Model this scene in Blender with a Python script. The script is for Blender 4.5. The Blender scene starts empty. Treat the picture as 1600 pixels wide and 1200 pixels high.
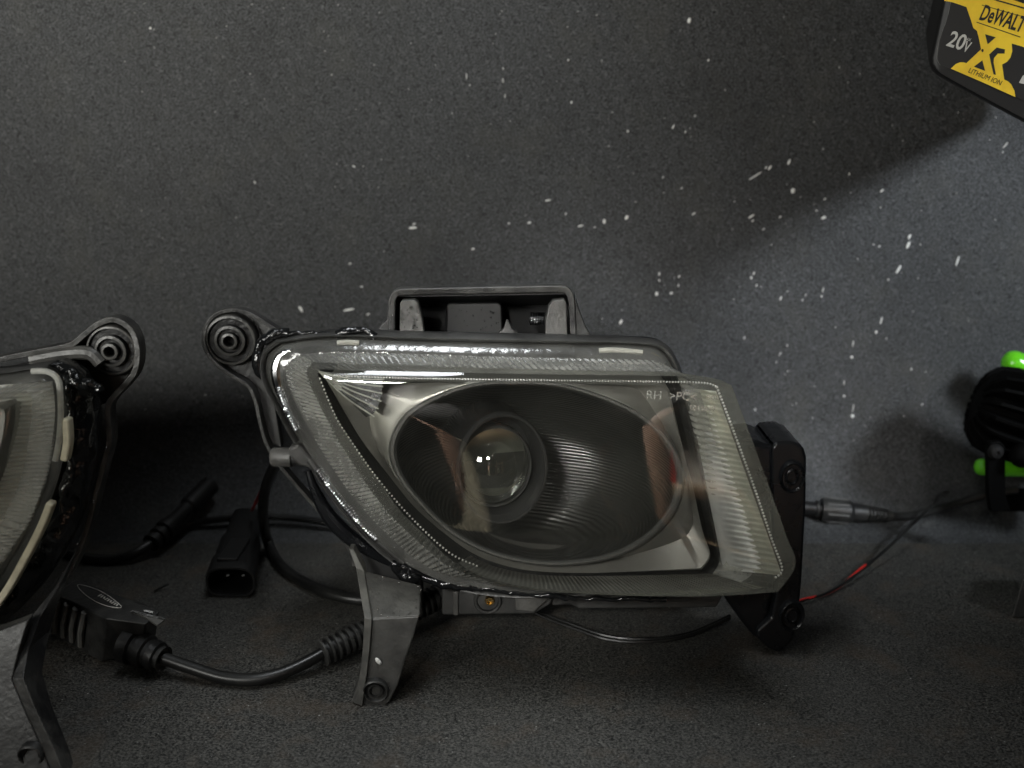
import bpy, bmesh, math, random
from mathutils import Vector as V, Matrix, noise
random.seed(7)
CM = 0.01                      # everything below is laid out in centimetres
CAMZ, PITCH, FPX = 20.0, math.radians(15), 1537.0
cp, sp_ = math.cos(PITCH), math.sin(PITCH)
scene = bpy.context.scene
COL = scene.collection

# ------------------------------------------------------------------ camera
cam = bpy.data.cameras.new('camera')
cam.sensor_width = 36.0
cam.lens = FPX / 1600 * 36.0
cam.clip_start = 0.01; cam.clip_end = 50
cam.dof.use_dof = True; cam.dof.focus_distance = 0.36; cam.dof.aperture_fstop = 9
co = bpy.data.objects.new('camera', cam); COL.objects.link(co)
co.location = (0, 0, CAMZ * CM); co.rotation_euler = (math.pi / 2 - PITCH, 0, 0)
scene.camera = co

# ------------------------------------------------------------------ world and lamps
w = bpy.data.worlds.new('World'); scene.world = w; w.use_nodes = True
bg = w.node_tree.nodes['Background']
bg.inputs[0].default_value = (0.95, 1.0, 0.97, 1); bg.inputs[1].default_value = 0.008

def area(name, loc, target, sx, sy, power, col, spread=180):
    l = bpy.data.lights.new(name, 'AREA'); l.shape = 'RECTANGLE'
    l.size = sx * CM; l.size_y = sy * CM; l.energy = power; l.color = col; l.spread = math.radians(spread)
    o = bpy.data.objects.new(name, l); COL.objects.link(o)
    o.location = V(loc) * CM
    o.rotation_euler = (V(target) - V(loc)).to_track_quat('-Z', 'Y').to_euler()
    return o
def spot(name, loc, target, rad, power, col, angle, blend_):
    l = bpy.data.lights.new(name, 'SPOT'); l.energy = power; l.color = col; l.shadow_soft_size = rad * CM
    l.spot_size = math.radians(angle); l.spot_blend = blend_
    o = bpy.data.objects.new(name, l); COL.objects.link(o); o.location = V(loc) * CM
    o.rotation_euler = (V(target) - V(loc)).to_track_quat('-Z', 'Y').to_euler()
    return o
spot('key_lamp', (46, 12, 36), (20.3, 49.5, 9.9), 4.8, 10, (0.86, 0.93, 1.0), 30.5, .3)
area('ceiling_lamp', (-6, 26, 46), (-1, 25, 0), 44, 6, .27, (0.93, 0.97, 1.0), 60)
area('doorway_lamp', (-41, -8, 27), (-11, 49.5, 45), 22, 14, 1.8, (1.0, 0.995, 0.94), 104)
area('lens_fill', (-15, -34, 41), (3, 32, 7.5), 8, 8, .12, (1.0, 0.99, 0.95), 22)  # added fill with no real source, brightens the middle lamp's front
spot('wall_glow_fill', (21, 16, 23), (17.2, 49.5, 3.6), 1.0, 1.0, (1.0, 0.98, 0.94), 22, 1.0)  # added spot with no real source, makes the glow low on the wall
area('room_lamp', (8, -55, 110), (8, -56, 0), 80, 20, 55.0, (1.0, 0.96, 0.90), 60)

scene.view_settings.view_transform = 'Standard'
scene.view_settings.look = 'None'
scene.view_settings.exposure = -0.15
scene.view_settings.gamma = 1
scene.cycles.max_bounces = 10
scene.cycles.transparent_max_bounces = 16

# ------------------------------------------------------------------ picture point -> place in the scene
def ray(px, py):
    a, b = (px - 800) / FPX, (py - 600) / FPX
    return V((a, cp - b * sp_, -sp_ - b * cp))
C0 = V((0, 0, CAMZ))
def W(px, py, Y):                     # on the vertical plane Y
    d = ray(px, py); return C0 + d * (Y / d.y)
WALL_Y = 49.5
R_ = 5.0                              # the sheet curves up from bench to wall with this radius
def lift(y): return 0.0 if y <= WALL_Y - R_ else R_ - math.sqrt(max(0.0, R_*R_ - min(R_, y - WALL_Y + R_)**2))
def G(px, py, z=0.0):                 # z above the bench sheet
    d = ray(px, py); p = C0 + d * ((z - CAMZ) / d.z)
    for _ in range(12):
        h = .5*(lift(min(p.y, WALL_Y - .3)) + z + p.z) if _ < 11 else p.z
        p = C0 + d * ((h - CAMZ) / d.z)
    return p
def plane(YL, K):
    def P(px, py, t=0.0):
        d = ray(px, py); return C0 + d * ((YL + K * CAMZ + t) / (d.y - K * d.z))
    return P
P = plane(30.4, 0.12)                 # the front of the middle lamp
P2 = plane(27.3, 0.12)                # the front of the left lamp

# ------------------------------------------------------------------ mesh helpers
class MB:
    def __init__(s): s.v = []; s.f = []
    def add(s, vs, fs):
        b = len(s.v); s.v += [V(p) for p in vs]; s.f += [tuple(b + i for i in f) for f in fs]; return s
    def loft(s, rings, closed=True, cap0=False, cap1=False):
        n = len(rings[0]); vs = [p for r in rings for p in r]; fs = []
        m = n if closed else n - 1
        for a in range(len(rings) - 1):
            for i in range(m):
                j = (i + 1) % n
                fs.append((a*n+i, a*n+j, (a+1)*n+j, (a+1)*n+i))
        if cap0: fs.append(tuple(range(n - 1, -1, -1)))
        if cap1: fs.append(tuple((len(rings)-1)*n + i for i in range(n)))
        return s.add(vs, fs)
    def prism(s, outline, vec):
        vec = V(vec); o = [V(p) for p in outline]
        return s.loft([o, [p + vec for p in o]], cap0=True, cap1=True)
    def box(s, c, size, rot=None):
        c = V(c); hx, hy, hz = (x / 2 for x in size); R = rot or Matrix.Identity(3)
        pts = [c + R @ V((x, y, z)) for x, y, z in ((-hx,-hy,-hz),(hx,-hy,-hz),(hx,hy,-hz),(-hx,hy,-hz),(-hx,-hy,hz),(hx,-hy,hz),(hx,hy,hz),(-hx,hy,hz))]
        return s.add(pts, [(0,3,2,1),(4,5,6,7),(0,1,5,4),(1,2,6,5),(2,3,7,6),(3,0,4,7)])
    def lathe(s, prof, org, axis, n=48, sx=1.0, caps=False):
        org = V(org); ax = V(axis).normalized()
        u = ax.cross(V((0, 0, 1)))
        if u.length < 1e-3: u = V((1, 0, 0))
        u.normalize(); v = u.cross(ax)
        rings = [[org + ax*h + u*(r*sx*math.cos(2*math.pi*i/n)) + v*(r*math.sin(2*math.pi*i/n)) for i in range(n)] for r, h in prof]
        return s.loft(rings, cap0=caps, cap1=caps)
    def tube(s, pts, r, n=10, cap=True, rfun=None):
        pts = [V(p) for p in pts]; rings = []; N = None
        for i, p in enumerate(pts):
            t = (pts[min(i+1, len(pts)-1)] - pts[max(i-1, 0)]).normalized()
            if N is None:
                N = t.cross(V((0, 0, 1)));
                if N.length < 1e-2: N = t.cross(V((1, 0, 0)))
            N = (N - t * N.dot(t)).normalized(); B = t.cross(N)
            rr = rfun(i / (len(pts) - 1)) * r if rfun else r
            rings.append([p + N*(rr*math.cos(2*math.pi*k/n)) + B*(rr*math.sin(2*math.pi*k/n)) for k in range(n)])
        return s.loft(rings, cap0=cap, cap1=cap)
    def ball(s, c, r, sub=(8, 6), scale=(1, 1, 1), rot=None):
        c = V(c); R = rot or Matrix.Identity(3); nu, nv = sub; vs = []; fs = []
        for j in range(1, nv):
            for i in range(nu):
                a, b = 2*math.pi*i/nu, math.pi*j/nv
                vs.append(c + R @ V((r*scale[0]*math.sin(b)*math.cos(a), r*scale[1]*math.sin(b)*math.sin(a), r*scale[2]*math.cos(b))))
        t = len(vs); vs += [c + R @ V((0, 0, r*scale[2])), c + R @ V((0, 0, -r*scale[2]))]
        for j in range(nv - 2):
            for i in range(nu):
                k = (i + 1) % nu; fs.append((j*nu+i, (j+1)*nu+i, (j+1)*nu+k, j*nu+k))
        for i in range(nu):
            k = (i + 1) % nu; fs.append((t, i, k)); fs.append((t+1, (nv-2)*nu+k, (nv-2)*nu+i))
        return s.add(vs, fs)
    def ribbon(s, pts, thick, depth, normal=(0, 1, 0)):     # a strap: path, thickness in the path's plane, depth along normal
        pts = [V(p) for p in pts]; nv = V(normal).normalized(); rings = []
        for i, p in enumerate(pts):
            t = (pts[min(i+1, len(pts)-1)] - pts[max(i-1, 0)]).normalized(); q = t.cross(nv).normalized()
            rings.append([p + q*thick/2, p - q*thick/2, p - q*thick/2 + nv*depth, p + q*thick/2 + nv*depth])
        return s.loft(rings, cap0=True, cap1=True)
    def build(s, name, mat, parent=None, bevel=0, seg=2, ang=35, kind=None, smooth=True, recalc=True, sub=0):
        rl = V((0, 0, 0)); p = parent
        while p is not None: rl = rl + V(p.location); p = p.parent
        me = bpy.data.meshes.new(name)
        me.from_pydata([tuple(v * CM - rl) for v in s.v], [], s.f); me.validate()
        if recalc:
            bm = bmesh.new(); bm.from_mesh(me); bmesh.ops.recalc_face_normals(bm, faces=bm.faces); bm.to_mesh(me); bm.free()
        if smooth:
            me.polygons.foreach_set('use_smooth', [True] * len(me.polygons)); me.set_sharp_from_angle(angle=math.radians(ang))
        me.materials.append(mat)
        o = bpy.data.objects.new(name, me); COL.objects.link(o)
        if parent: o.parent = parent
        if sub:
            m = o.modifiers.new('sub', 'SUBSURF'); m.levels = m.render_levels = sub
        if bevel:
            m = o.modifiers.new('bevel', 'BEVEL'); m.width = bevel * CM; m.segments = seg; m.limit_method = 'ANGLE'; m.angle_limit = math.radians(28); m.harden_normals = True
        if kind: o['kind'] = kind
        return o

def thing(name, loc, label, cat, group=None):
    o = bpy.data.objects.new(name, None); COL.objects.link(o); o.location = V(loc) * CM; o.empty_display_size = .01
    o['label'] = label; o['category'] = cat
    if group: o['group'] = group
    return o
def tag(o, label, cat, group=None):
    o['label'] = label; o['category'] = cat
    if group: o['group'] = group
    return o

def cr(pts, n, closed=False, last=True):         # Catmull-Rom through 2-D or 3-D points, resampled to n by arc length
    P_ = [V(p) for p in pts]; k = len(P_); D = []
    segs = k if closed else k - 1
    for i in range(segs):
        if closed: a, b, c, d = P_[(i-1) % k], P_[i], P_[(i+1) % k], P_[(i+2) % k]
        else: a, b, c, d = P_[max(i-1, 0)], P_[i], P_[i+1], P_[min(i+2, k-1)]
        for j in range(10):
            u = j / 10; u2, u3 = u*u, u*u*u
            D.append(0.5*((2*b) + (c-a)*u + (2*a-5*b+4*c-d)*u2 + (3*b-a-3*c+d)*u3))
    D.append(P_[0] if closed else P_[-1])
    L = [0.0]
    for i in range(1, len(D)): L.append(L[-1] + (D[i]-D[i-1]).length)
    out = []; j = 0; m = n if closed or not last else n - 1
    for i in range(n):
        s = L[-1] * i / m
        while j < len(L) - 2 and L[j+1] < s: j += 1
        f = (s - L[j]) / max(1e-9, L[j+1] - L[j]); out.append(D[j].lerp(D[j+1], f))
    return out

# ------------------------------------------------------------------ materials
def mat(name, col=(.5, .5, .5), rough=.5, metal=0, spec=.5, bump=0, bscale=200, nscale=0, col2=None, rough2=None, coat=0, lo=.4, hi=.65, trans=0, ior=1.5, bdist=.0006, wear=None):
    m = bpy.data.materials.new(name); m.use_nodes = True; nt = m.node_tree; b = nt.nodes['Principled BSDF']
    b.inputs['Base Color'].default_value = (*col, 1); b.inputs['Roughness'].default_value = rough; b.inputs['Metallic'].default_value = metal
    b.inputs['Specular IOR Level'].default_value = spec; b.inputs['Coat Weight'].default_value = coat; b.inputs['IOR'].default_value = ior
    b.inputs['Transmission Weight'].default_value = trans
    tc = nt.nodes.new('ShaderNodeTexCoord')
    if nscale and (col2 or rough2 is not None):
        n = nt.nodes.new('ShaderNodeTexNoise'); n.inputs['Scale'].default_value = nscale; n.inputs['Detail'].default_value = 6; n.inputs['Roughness'].default_value = .6
        nt.links.new(tc.outputs['Object'], n.inputs['Vector'])
        r = nt.nodes.new('ShaderNodeMapRange'); r.inputs[1].default_value = lo; r.inputs[2].default_value = hi
        nt.links.new(n.outputs[0], r.inputs[0])
        if col2:
            mx = nt.nodes.new('ShaderNodeMix'); mx.data_type = 'RGBA'; mx.inputs[6].default_value = (*col, 1); mx.inputs[7].default_value = (*col2, 1)
            nt.links.new(r.outputs[0], mx.inputs[0]); nt.links.new(mx.outputs[2], b.inputs['Base Color'])
        if rough2 is not None:
            r2 = nt.nodes.new('ShaderNodeMapRange'); r2.inputs[3].default_value = rough; r2.inputs[4].default_value = rough2
            nt.links.new(r.outputs[0], r2.inputs[0]); nt.links.new(r2.outputs[0], b.inputs['Roughness'])
    if wear:
        g = nt.nodes.new('ShaderNodeNewGeometry'); wr = nt.nodes.new('ShaderNodeMapRange'); wr.inputs[1].default_value = .52; wr.inputs[2].default_value = .60
        wn = nt.nodes.new('ShaderNodeTexNoise'); wn.inputs['Scale'].default_value = 130; wn.inputs['Detail'].default_value = 5; nt.links.new(tc.outputs['Object'], wn.inputs['Vector'])
        wa = nt.nodes.new('ShaderNodeMath'); wa.operation = 'MULTIPLY_ADD'; wa.inputs[1].default_value = .10; wa.inputs[2].default_value = -.05; nt.links.new(wn.outputs[0], wa.inputs[0])
        ws = nt.nodes.new('ShaderNodeMath'); ws.operation = 'ADD'; nt.links.new(g.outputs['Pointiness'], ws.inputs[0]); nt.links.new(wa.outputs[0], ws.inputs[1]); nt.links.new(ws.outputs[0], wr.inputs[0])
        wm = nt.nodes.new('ShaderNodeMix'); wm.data_type = 'RGBA'; wm.inputs[7].default_value = (*wear, 1)
        src = b.inputs['Base Color'].links
        if src: nt.links.new(src[0].from_socket, wm.inputs[6])
        else: wm.inputs[6].default_value = (*col, 1)
        nt.links.new(wr.outputs[0], wm.inputs[0]); nt.links.new(wm.outputs[2], b.inputs['Base Color'])
    if bump:
        n = nt.nodes.new('ShaderNodeTexNoise'); n.inputs['Scale'].default_value = bscale; n.inputs['Detail'].default_value = 4
        nt.links.new(tc.outputs['Object'], n.inputs['Vector'])
        bp = nt.nodes.new('ShaderNodeBump'); bp.inputs['Strength'].default_value = bump; bp.inputs['Distance'].default_value = bdist
        nt.links.new(n.outputs[0], bp.inputs['Height']); nt.links.new(bp.outputs[0], b.inputs['Normal'])
    return m

def rubber(name, base, light, dusty, rough, dust_amt, fsc=1300, r0=.44, r1=.615):
    """black rubber sheet: matted grain, pale flecks, dusty and oily patches"""
    m = bpy.data.materials.new(name); m.use_nodes = True; nt = m.node_tree; b = nt.nodes['Principled BSDF']; L = nt.links.new
    tc = nt.nodes.new('ShaderNodeTexCoord')
    mp = nt.nodes.new('ShaderNodeMapping'); mp.inputs['Rotation'].default_value = (0, .25, .1); mp.inputs['Scale'].default_value = (1.0, 1.4, 2.0); L(tc.outputs['Object'], mp.inputs['Vector'])
    def nz(scale, det, rgh, vec):
        n = nt.nodes.new('ShaderNodeTexNoise'); n.inputs['Scale'].default_value = scale; n.inputs['Detail'].default_value = det; n.inputs['Roughness'].default_value = rgh; L(vec, n.inputs['Vector']); return n.outputs[0]
    def rng(src, a, b_, c=0, d=1):
        r = nt.nodes.new('ShaderNodeMapRange'); r.inputs[1].default_value = a; r.inputs[2].default_value = b_; r.inputs[3].default_value = c; r.inputs[4].default_value = d; L(src, r.inputs[0]); return r.outputs[0]
    def mix(f, a, b_):
        x = nt.nodes.new('ShaderNodeMix'); x.data_type = 'RGBA'; L(f, x.inputs[0])
        for k, s in ((6, a), (7, b_)):
            if isinstance(s, tuple): x.inputs[k].default_value = (*s, 1)
            else: L(s, x.inputs[k])
        return x.outputs[2]
    fine = nz(fsc, 3, .7, mp.outputs[0]); mid = nz(260, 4, .7, mp.outputs[0]); big = nz(14, 5, .6, tc.outputs['Object']); big2 = nz(37, 6, .65, tc.outputs['Object'])
    c = mix(rng(fine, r0, r1), base, light)
    c = mix(rng(big2, .52, .75, 0, dust_amt), c, dusty)
    fleck = nz(800, 2, .5, tc.outputs['Object'])
    c = mix(rng(fleck, .70, .76, 0, .75), c, (.42, .42, .40))
    c = mix(rng(big, .5, .75, 0, .35), c, tuple(x * .5 for x in base))
    L(c, b.inputs['Base Color'])
    L(rng(big2, .35, .7, rough - .12, rough + .08), b.inputs['Roughness'])
    b.inputs['Specular IOR Level'].default_value = .45
    b1 = nt.nodes.new('ShaderNodeBump'); b1.inputs['Strength'].default_value = .9; b1.inputs['Distance'].default_value = .0005; L(fine, b1.inputs['Height'])
    b2 = nt.nodes.new('ShaderNodeBump'); b2.inputs['Strength'].default_value = .5; b2.inputs['Distance'].default_value = .0010; L(mid, b2.inputs['Height']); L(b1.outputs[0], b2.inputs['Normal'])
    L(b2.outputs[0], b.inputs['Normal'])
    return m

def clear(name, tint, haze, hazecol, rough, fres=1.0, bump=0, bscale=300, transl=.5, ior=1.55):
    """thin clear plastic: see-through, mirror-like at its surface, a little milky"""
    m = bpy.data.materials.new(name); m.use_nodes = True; nt = m.node_tree; L = nt.links.new; nt.nodes.remove(nt.nodes['Principled BSDF'])
    out = nt.nodes['Material Output']
    tr = nt.nodes.new('ShaderNodeBsdfTransparent'); tr.inputs[0].default_value = (*tint, 1)
    gl = nt.nodes.new('ShaderNodeBsdfGlossy'); gl.inputs['Roughness'].default_value = rough
    df = nt.nodes.new('ShaderNodeBsdfDiffuse'); df.inputs[0].default_value = (*hazecol, 1)
    tl = nt.nodes.new('ShaderNodeBsdfTranslucent'); tl.inputs[0].default_value = (*hazecol, 1)
    md = nt.nodes.new('ShaderNodeMixShader'); md.inputs[0].default_value = transl; L(df.outputs[0], md.inputs[1]); L(tl.outputs[0], md.inputs[2])
    mh = nt.nodes.new('ShaderNodeMixShader'); L(tr.outputs[0], mh.inputs[1]); L(md.outputs[0], mh.inputs[2])
    tc = nt.nodes.new('ShaderNodeTexCoord'); n = nt.nodes.new('ShaderNodeTexNoise'); n.inputs['Scale'].default_value = 60; n.inputs['Detail'].default_value = 8; n.inputs['Roughness'].default_value = .7; L(tc.outputs['Object'], n.inputs['Vector'])
    r = nt.nodes.new('ShaderNodeMapRange'); r.inputs[1].default_value = .3; r.inputs[2].default_value = .75; r.inputs[3].default_value = haze * .5; r.inputs[4].default_value = haze * 1.6; L(n.outputs[0], r.inputs[0]); L(r.outputs[0], mh.inputs[0])
    ge = nt.nodes.new('ShaderNodeNewGeometry'); fr = nt.nodes.new('ShaderNodeVectorMath'); fr.operation = 'DOT_PRODUCT'; L(ge.outputs['Normal'], fr.inputs[0]); L(ge.outputs['Incoming'], fr.inputs[1])
    def mth(op, a, b=None):
        q = nt.nodes.new('ShaderNodeMath'); q.operation = op
        for k, x in ((0, a), (1, b)):
            if x is None: continue
            if isinstance(x, (int, float)): q.inputs[k].default_value = x
            else: L(x, q.inputs[k])
        return q
    f0 = ((ior - 1)/(ior + 1))**2 * fres
    pw = mth('POWER', mth('SUBTRACT', 1.0, mth('ABSOLUTE', fr.outputs['Value']).outputs[0]).outputs[0], 4.5)
    ml = mth('ADD', mth('MULTIPLY', pw.outputs[0], .9).outputs[0], f0); ml.use_clamp = True
    mg = nt.nodes.new('ShaderNodeMixShader'); L(ml.outputs[0], mg.inputs[0]); L(mh.outputs[0], mg.inputs[1]); L(gl.outputs[0], mg.inputs[2]); L(mg.outputs[0], out.inputs[0])
    if bump:
        nb = nt.nodes.new('ShaderNodeTexNoise'); nb.inputs['Scale'].default_value = bscale; L(tc.outputs['Object'], nb.inputs['Vector'])
        bp = nt.nodes.new('ShaderNodeBump'); bp.inputs['Strength'].default_value = bump; bp.inputs['Distance'].default_value = .0006; L(nb.outputs[0], bp.inputs['Height'])
        for x in (gl, df): L(bp.outputs[0], x.inputs['Normal'])
    return m

M = {}
M['wall'] = rubber('black_rubber_wall', (.002, .0021, .0023), (.128, .132, .135), (.085, .083, .072), .46, .4)
M['floor'] = rubber('black_rubber_bench', (.002, .002, .0018), (.118, .115, .103), (.085, .062, .042), .6, .7, 1150, .41, .65)
M['plastic'] = mat('black_plastic', (.007, .007, .0075), .34, bump=.35, bscale=500, nscale=60, col2=(.02, .02, .019), rough2=.55, wear=(.05, .05, .047))
M['grey'] = mat('worn_grey_plastic', (.009, .009, .0095), .34, bump=.6, bscale=420, nscale=70, col2=(.024, .0237, .023), rough2=.5, wear=(.11, .108, .10), lo=.35, hi=.7)
M['pod'] = mat('black_heat_sink', (.0015, .0015, .0015), .7, spec=.06)
M['letter'] = clear('moulded_letter', (.85, .85, .82), .28, (.75, .75, .7), .1, 1.5)
M['rim'] = mat('pale_plastic_edge', (.06, .059, .054), .45, bump=.5, bscale=420, nscale=120, col2=(.12, .117, .104), rough2=.6)  # paler than the rest of the leg
M['gloss'] = mat('wet_black_plastic', (.006, .0065, .0075), .26, spec=.3, bump=.35, bscale=160, nscale=70, rough2=.34)
M['glue'] = mat('black_sealant', (.007, .0075, .008), .12, bump=.8, bscale=220, bdist=.0012)
M['cable'] = mat('black_cable', (.006, .006, .006), .3, nscale=40, col2=(.014, .014, .013), rough2=.42, bump=.1, bscale=300)
M['dark'] = mat('matt_black_plastic', (.0035, .0035, .0035), .55, bump=.2)
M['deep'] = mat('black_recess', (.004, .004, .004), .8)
M['bezel'] = mat('satin_bezel', (.19, .186, .17), .3, metal=.55, nscale=45, col2=(.14, .137, .124), rough2=.46)
M['ring'] = mat('satin_black_ring', (.075, .075, .071), .3, metal=.3, nscale=80, rough2=.42)
M['chrome'] = mat('chrome', (.75, .76, .78), .12, metal=1, nscale=120, rough2=.3)
M['brass'] = mat('brass_screw', (.62, .42, .16), .25, metal=1, bump=.4)
M['red'] = mat('red_insulation', (.55, .02, .015), .4)
M['green'] = mat('bright_green_plastic', (.16, .72, .02), .22, coat=.4, nscale=150, col2=(.13, .6, .02))
M['yellow'] = mat('yellow_plastic', (.98, .68, .04), .4, nscale=90, col2=(.82, .53, .03), bump=.15)
M['white'] = mat('pale_print', (.55, .54, .50), .5)
M['blackprint'] = mat('black_print', (.012, .012, .012), .5)
M['cream'] = mat('cream_sealant', (.62, .58, .44), .5, bump=.5, bscale=200, nscale=150, col2=(.48, .44, .33))
M['worn'] = mat('scuffed_lens_lip', (.28, .275, .235), .5, bump=.6, bscale=300, nscale=200, col2=(.22, .215, .19))
M['sider_bright'] = mat('brightened_ribbed_reflector', (.72, .72, .70), .3, metal=.3, nscale=60, col2=(.5, .5, .49))  # paler copy of sider, its colour making up for missing light
M['speck'] = mat('white_splash', (.8, .8, .77), .4)
M['lens'] = clear('clear_lens', (.97, .97, .95), .022, (.5, .5, .44), .012, 1.7)
M['rib'] = clear('ribbed_lens', (.86, .86, .82), .42, (.6, .6, .55), .06, 2.0, transl=.35)  # extra milkiness stands in for light caught by the outer rib band
M['ribdark'] = clear('inner_ribbed_lens', (.85, .85, .78), .24, (.5, .5, .44), .08, 1.5)  # less milky copy of the ribbed lens, for the band in shade
M['flange'] = clear('lens_flange', (.62, .62, .6), .3, (.42, .42, .39), .18, 2.0, bump=.5)
M['bead'] = clear('clear_bead', (.8, .8, .78), .55, (.8, .8, .75), .1, 1.5)
M['sider'] = mat('ribbed_grey_reflector', (.46, .465, .445), .35, metal=.25, nscale=60, col2=(.33, .335, .32))
M['ribgrey'] = mat('ribbed_smoke_reflector', (.11, .108, .095), .35, metal=.2, nscale=60, col2=(.08, .078, .068))
M['glass'] = clear('projector_glass', (.95, .96, .93), .025, (.5, .5, .42), .008, 3.8)
M['shroud'] = mat('gloss_black_shroud', (.016, .016, .016), .12, nscale=90, rough2=.22)
M['inner'] = mat('grey_projector_inside', (.2, .2, .175), .35, metal=.4)

def bowl_mat():
    m = mat('ribbed_black_bowl', (.018, .018, .016), .3); nt = m.node_tree; b = nt.nodes['Principled BSDF']; L = nt.links.new
    tc = nt.nodes.new('ShaderNodeTexCoord'); mp = nt.nodes.new('ShaderNodeMapping'); mp.inputs['Rotation'].default_value = (0, math.radians(-6), 0); L(tc.outputs['Object'], mp.inputs[0])
    wv = nt.nodes.new('ShaderNodeTexWave'); wv.bands_direction = 'Z'; wv.inputs['Scale'].default_value = 240; wv.inputs['Distortion'].default_value = .15; L(mp.outputs[0], wv.inputs['Vector'])
    bp = nt.nodes.new('ShaderNodeBump'); bp.inputs['Strength'].default_value = .55; bp.inputs['Distance'].default_value = .0006; L(wv.outputs['Fac'], bp.inputs['Height']); L(bp.outputs[0], b.inputs['Normal'])
    return m
M['bowl'] = bowl_mat()

# ------------------------------------------------------------------ setting: bench top and wall
def grid(fn, nu, nv):
    m = MB(); m.loft([[fn(i / nu, j / nv) for i in range(nu + 1)] for j in range(nv + 1)], closed=False); return m
def bench(u, v):
    y = 12 + (WALL_Y - R_ - 12)*max(0, (v - .1)/.9)
    return V((-90 + 180*u, y, 0 if v >= .1 else -4*(1 - v/.1)))
o = grid(bench, 40, 30).build('bench_top', M['floor']); o['kind'] = 'structure'
def wallf(u, v):
    x = -90 + 180*u
    if v < .25:
        a = v / .25 * math.pi / 2
        return V((x, WALL_Y - R_ + R_*math.sin(a), R_ - R_*math.cos(a)))
    return V((x, WALL_Y, R_ + (v - .25)/.75*75))
wl = grid(wallf, 40, 24).build('wall', M['wall']); wl['kind'] = 'structure'

# pale splashes dried on the wall: (px, py, length px, width px, angle deg from upright)
SPK = [(1077,32,9,7,10),(235,44,4,4,0),(1107,94,4,3,30),(1052,198,8,3,20),(1071,206,5,2,20),(981,205,4,4,0),(1197,262,5,3,40),(1203,262,9,4,35),(1180,275,26,3,58),(1233,253,10,5,20),
 (1239,298,9,8,0),(1327,272,4,3,0),(1174,338,12,4,55),(1176,345,5,3,40),(1219,339,5,3,40),(1287,340,9,6,70),(1289,311,5,3,50),(1276,329,4,3,60),(1193,358,6,2,50),(1378,298,7,4,50),(1376,324,3,2,0),
 (944,346,8,6,0),(979,340,8,6,30),(907,353,10,3,75),(929,355,4,2,75),(856,313,10,3,80),(884,334,4,3,0),(645,356,14,5,85),(647,350,6,3,60),(398,285,5,3,-20),(553,260,6,3,-60),(547,412,5,3,80),(739,389,6,4,70),(565,448,5,3,80),
 (470,483,12,6,-30),(545,484,20,5,80),(575,491,7,3,70),(729,119,9,2,0),(734,133,3,2,0),(786,107,4,2,0),(786,126,8,2,-5),(789,150,6,2,5),(893,160,4,4,0),(888,94,3,3,0),
 (1421,370,9,5,20),(1419,383,13,6,20),(1404,421,16,5,25),(1388,437,3,3,0),(1374,385,4,3,30),(1365,382,3,2,0),(1496,408,18,4,12),(1438,382,3,2,0),(1178,427,6,3,15),(1174,434,5,4,15),(1182,446,6,2,15),(1030,428,6,3,0),(1030,438,4,3,0),
 (1026,459,7,6,0),(1049,458,6,4,60),(1061,432,5,3,30),(1060,446,6,2,20),(1220,466,8,3,15),(1254,469,3,3,0),(1259,461,4,2,20),(1284,463,4,3,0),(1286,453,9,2,12),(970,503,9,5,25),(1163,528,5,3,15),(1377,501,14,3,10),(1369,519,5,5,0),(1385,529,3,2,0),
 (1333,537,12,2,5),(1331,558,5,5,0),(1219,553,8,2,25),(1213,566,3,2,0),(1424,577,5,3,15),(1319,598,9,2,0),(1319,619,4,4,0),(1333,638,16,2,4),(1332,650,7,7,0),(1533,603,8,3,20),(1571,227,12,2,35),(1567,238,3,2,0),(1441,632,4,3,0),(1475,718,3,3,0),
 (1230,540,4,2,20),(1180,640,5,3,0),(1195,690,4,3,0),(1213,662,3,3,0),(795,349,4,3,60),(827,348,7,4,70),(1084,334,8,3,55),(1065,294,5,2,50),(1036,277,4,2,30),(1086,181,4,2,40)]
mb = MB()
def speck(px, py, ln, wd, ang):
    p = W(px, py, WALL_Y - .03); k = 51.5 / FPX / 2
    mb.ball(p, 1, (7, 4), (wd*k*.8, .035, ln*k*.9), Matrix.Rotation(math.radians(ang), 3, 'Y'))
for s_ in SPK: speck(*s_)
for i in range(210):
    px = random.uniform(150, 1590); py = random.uniform(5, 690)
    if random.random() > .35 + .65 * px / 1600: continue
    speck(px, py, random.uniform(1.2, 2.6), random.uniform(1.0, 2.0), random.uniform(-20, 60))
mb.build('paint_speck', M['speck'], wl, kind='stuff', smooth=False)

# ------------------------------------------------------------------ lamp bodies: outlines in four sides, lofted from the rear flange to the front face
NS = (450, 250, 420, 420)
def outline(sides, Pf, t, ns=NS):
    out = []
    for k in range(4):
        pts = [(*q, 0) for q in sides[k]] + [(*sides[(k+1) % 4][0], 0)]
        out += cr(pts, ns[k], last=False)
    return [Pf(q.x, q.y, t) for q in out]
def blend(a, b, f): return [p.lerp(q, f) for p, q in zip(a, b)]
def ribs(ring, per, amp, shift, w=1.0, ns=NS, periods=None):
    out = []; base = 0; cen = sum(ring, V())/len(ring)
    for k in range(4):
        p_ = (periods or (per,)*4)[k]
        for i in range(ns[k]):
            a = amp * w * (math.sin(2*math.pi*(i + shift) / p_))
            q = ring[base + i]; o_ = V((q.x - cen.x, 0, q.z - cen.z)); o_ = o_.normalized()*.8 + V((0, -.6, 0)); out.append(q + o_*a)
        base += ns[k]
    return out
def inset(ring, f, dy):
    c = sum(ring, V()) / len(ring); return [c.lerp(p, f) + V((0, dy, 0)) for p in ring]

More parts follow.
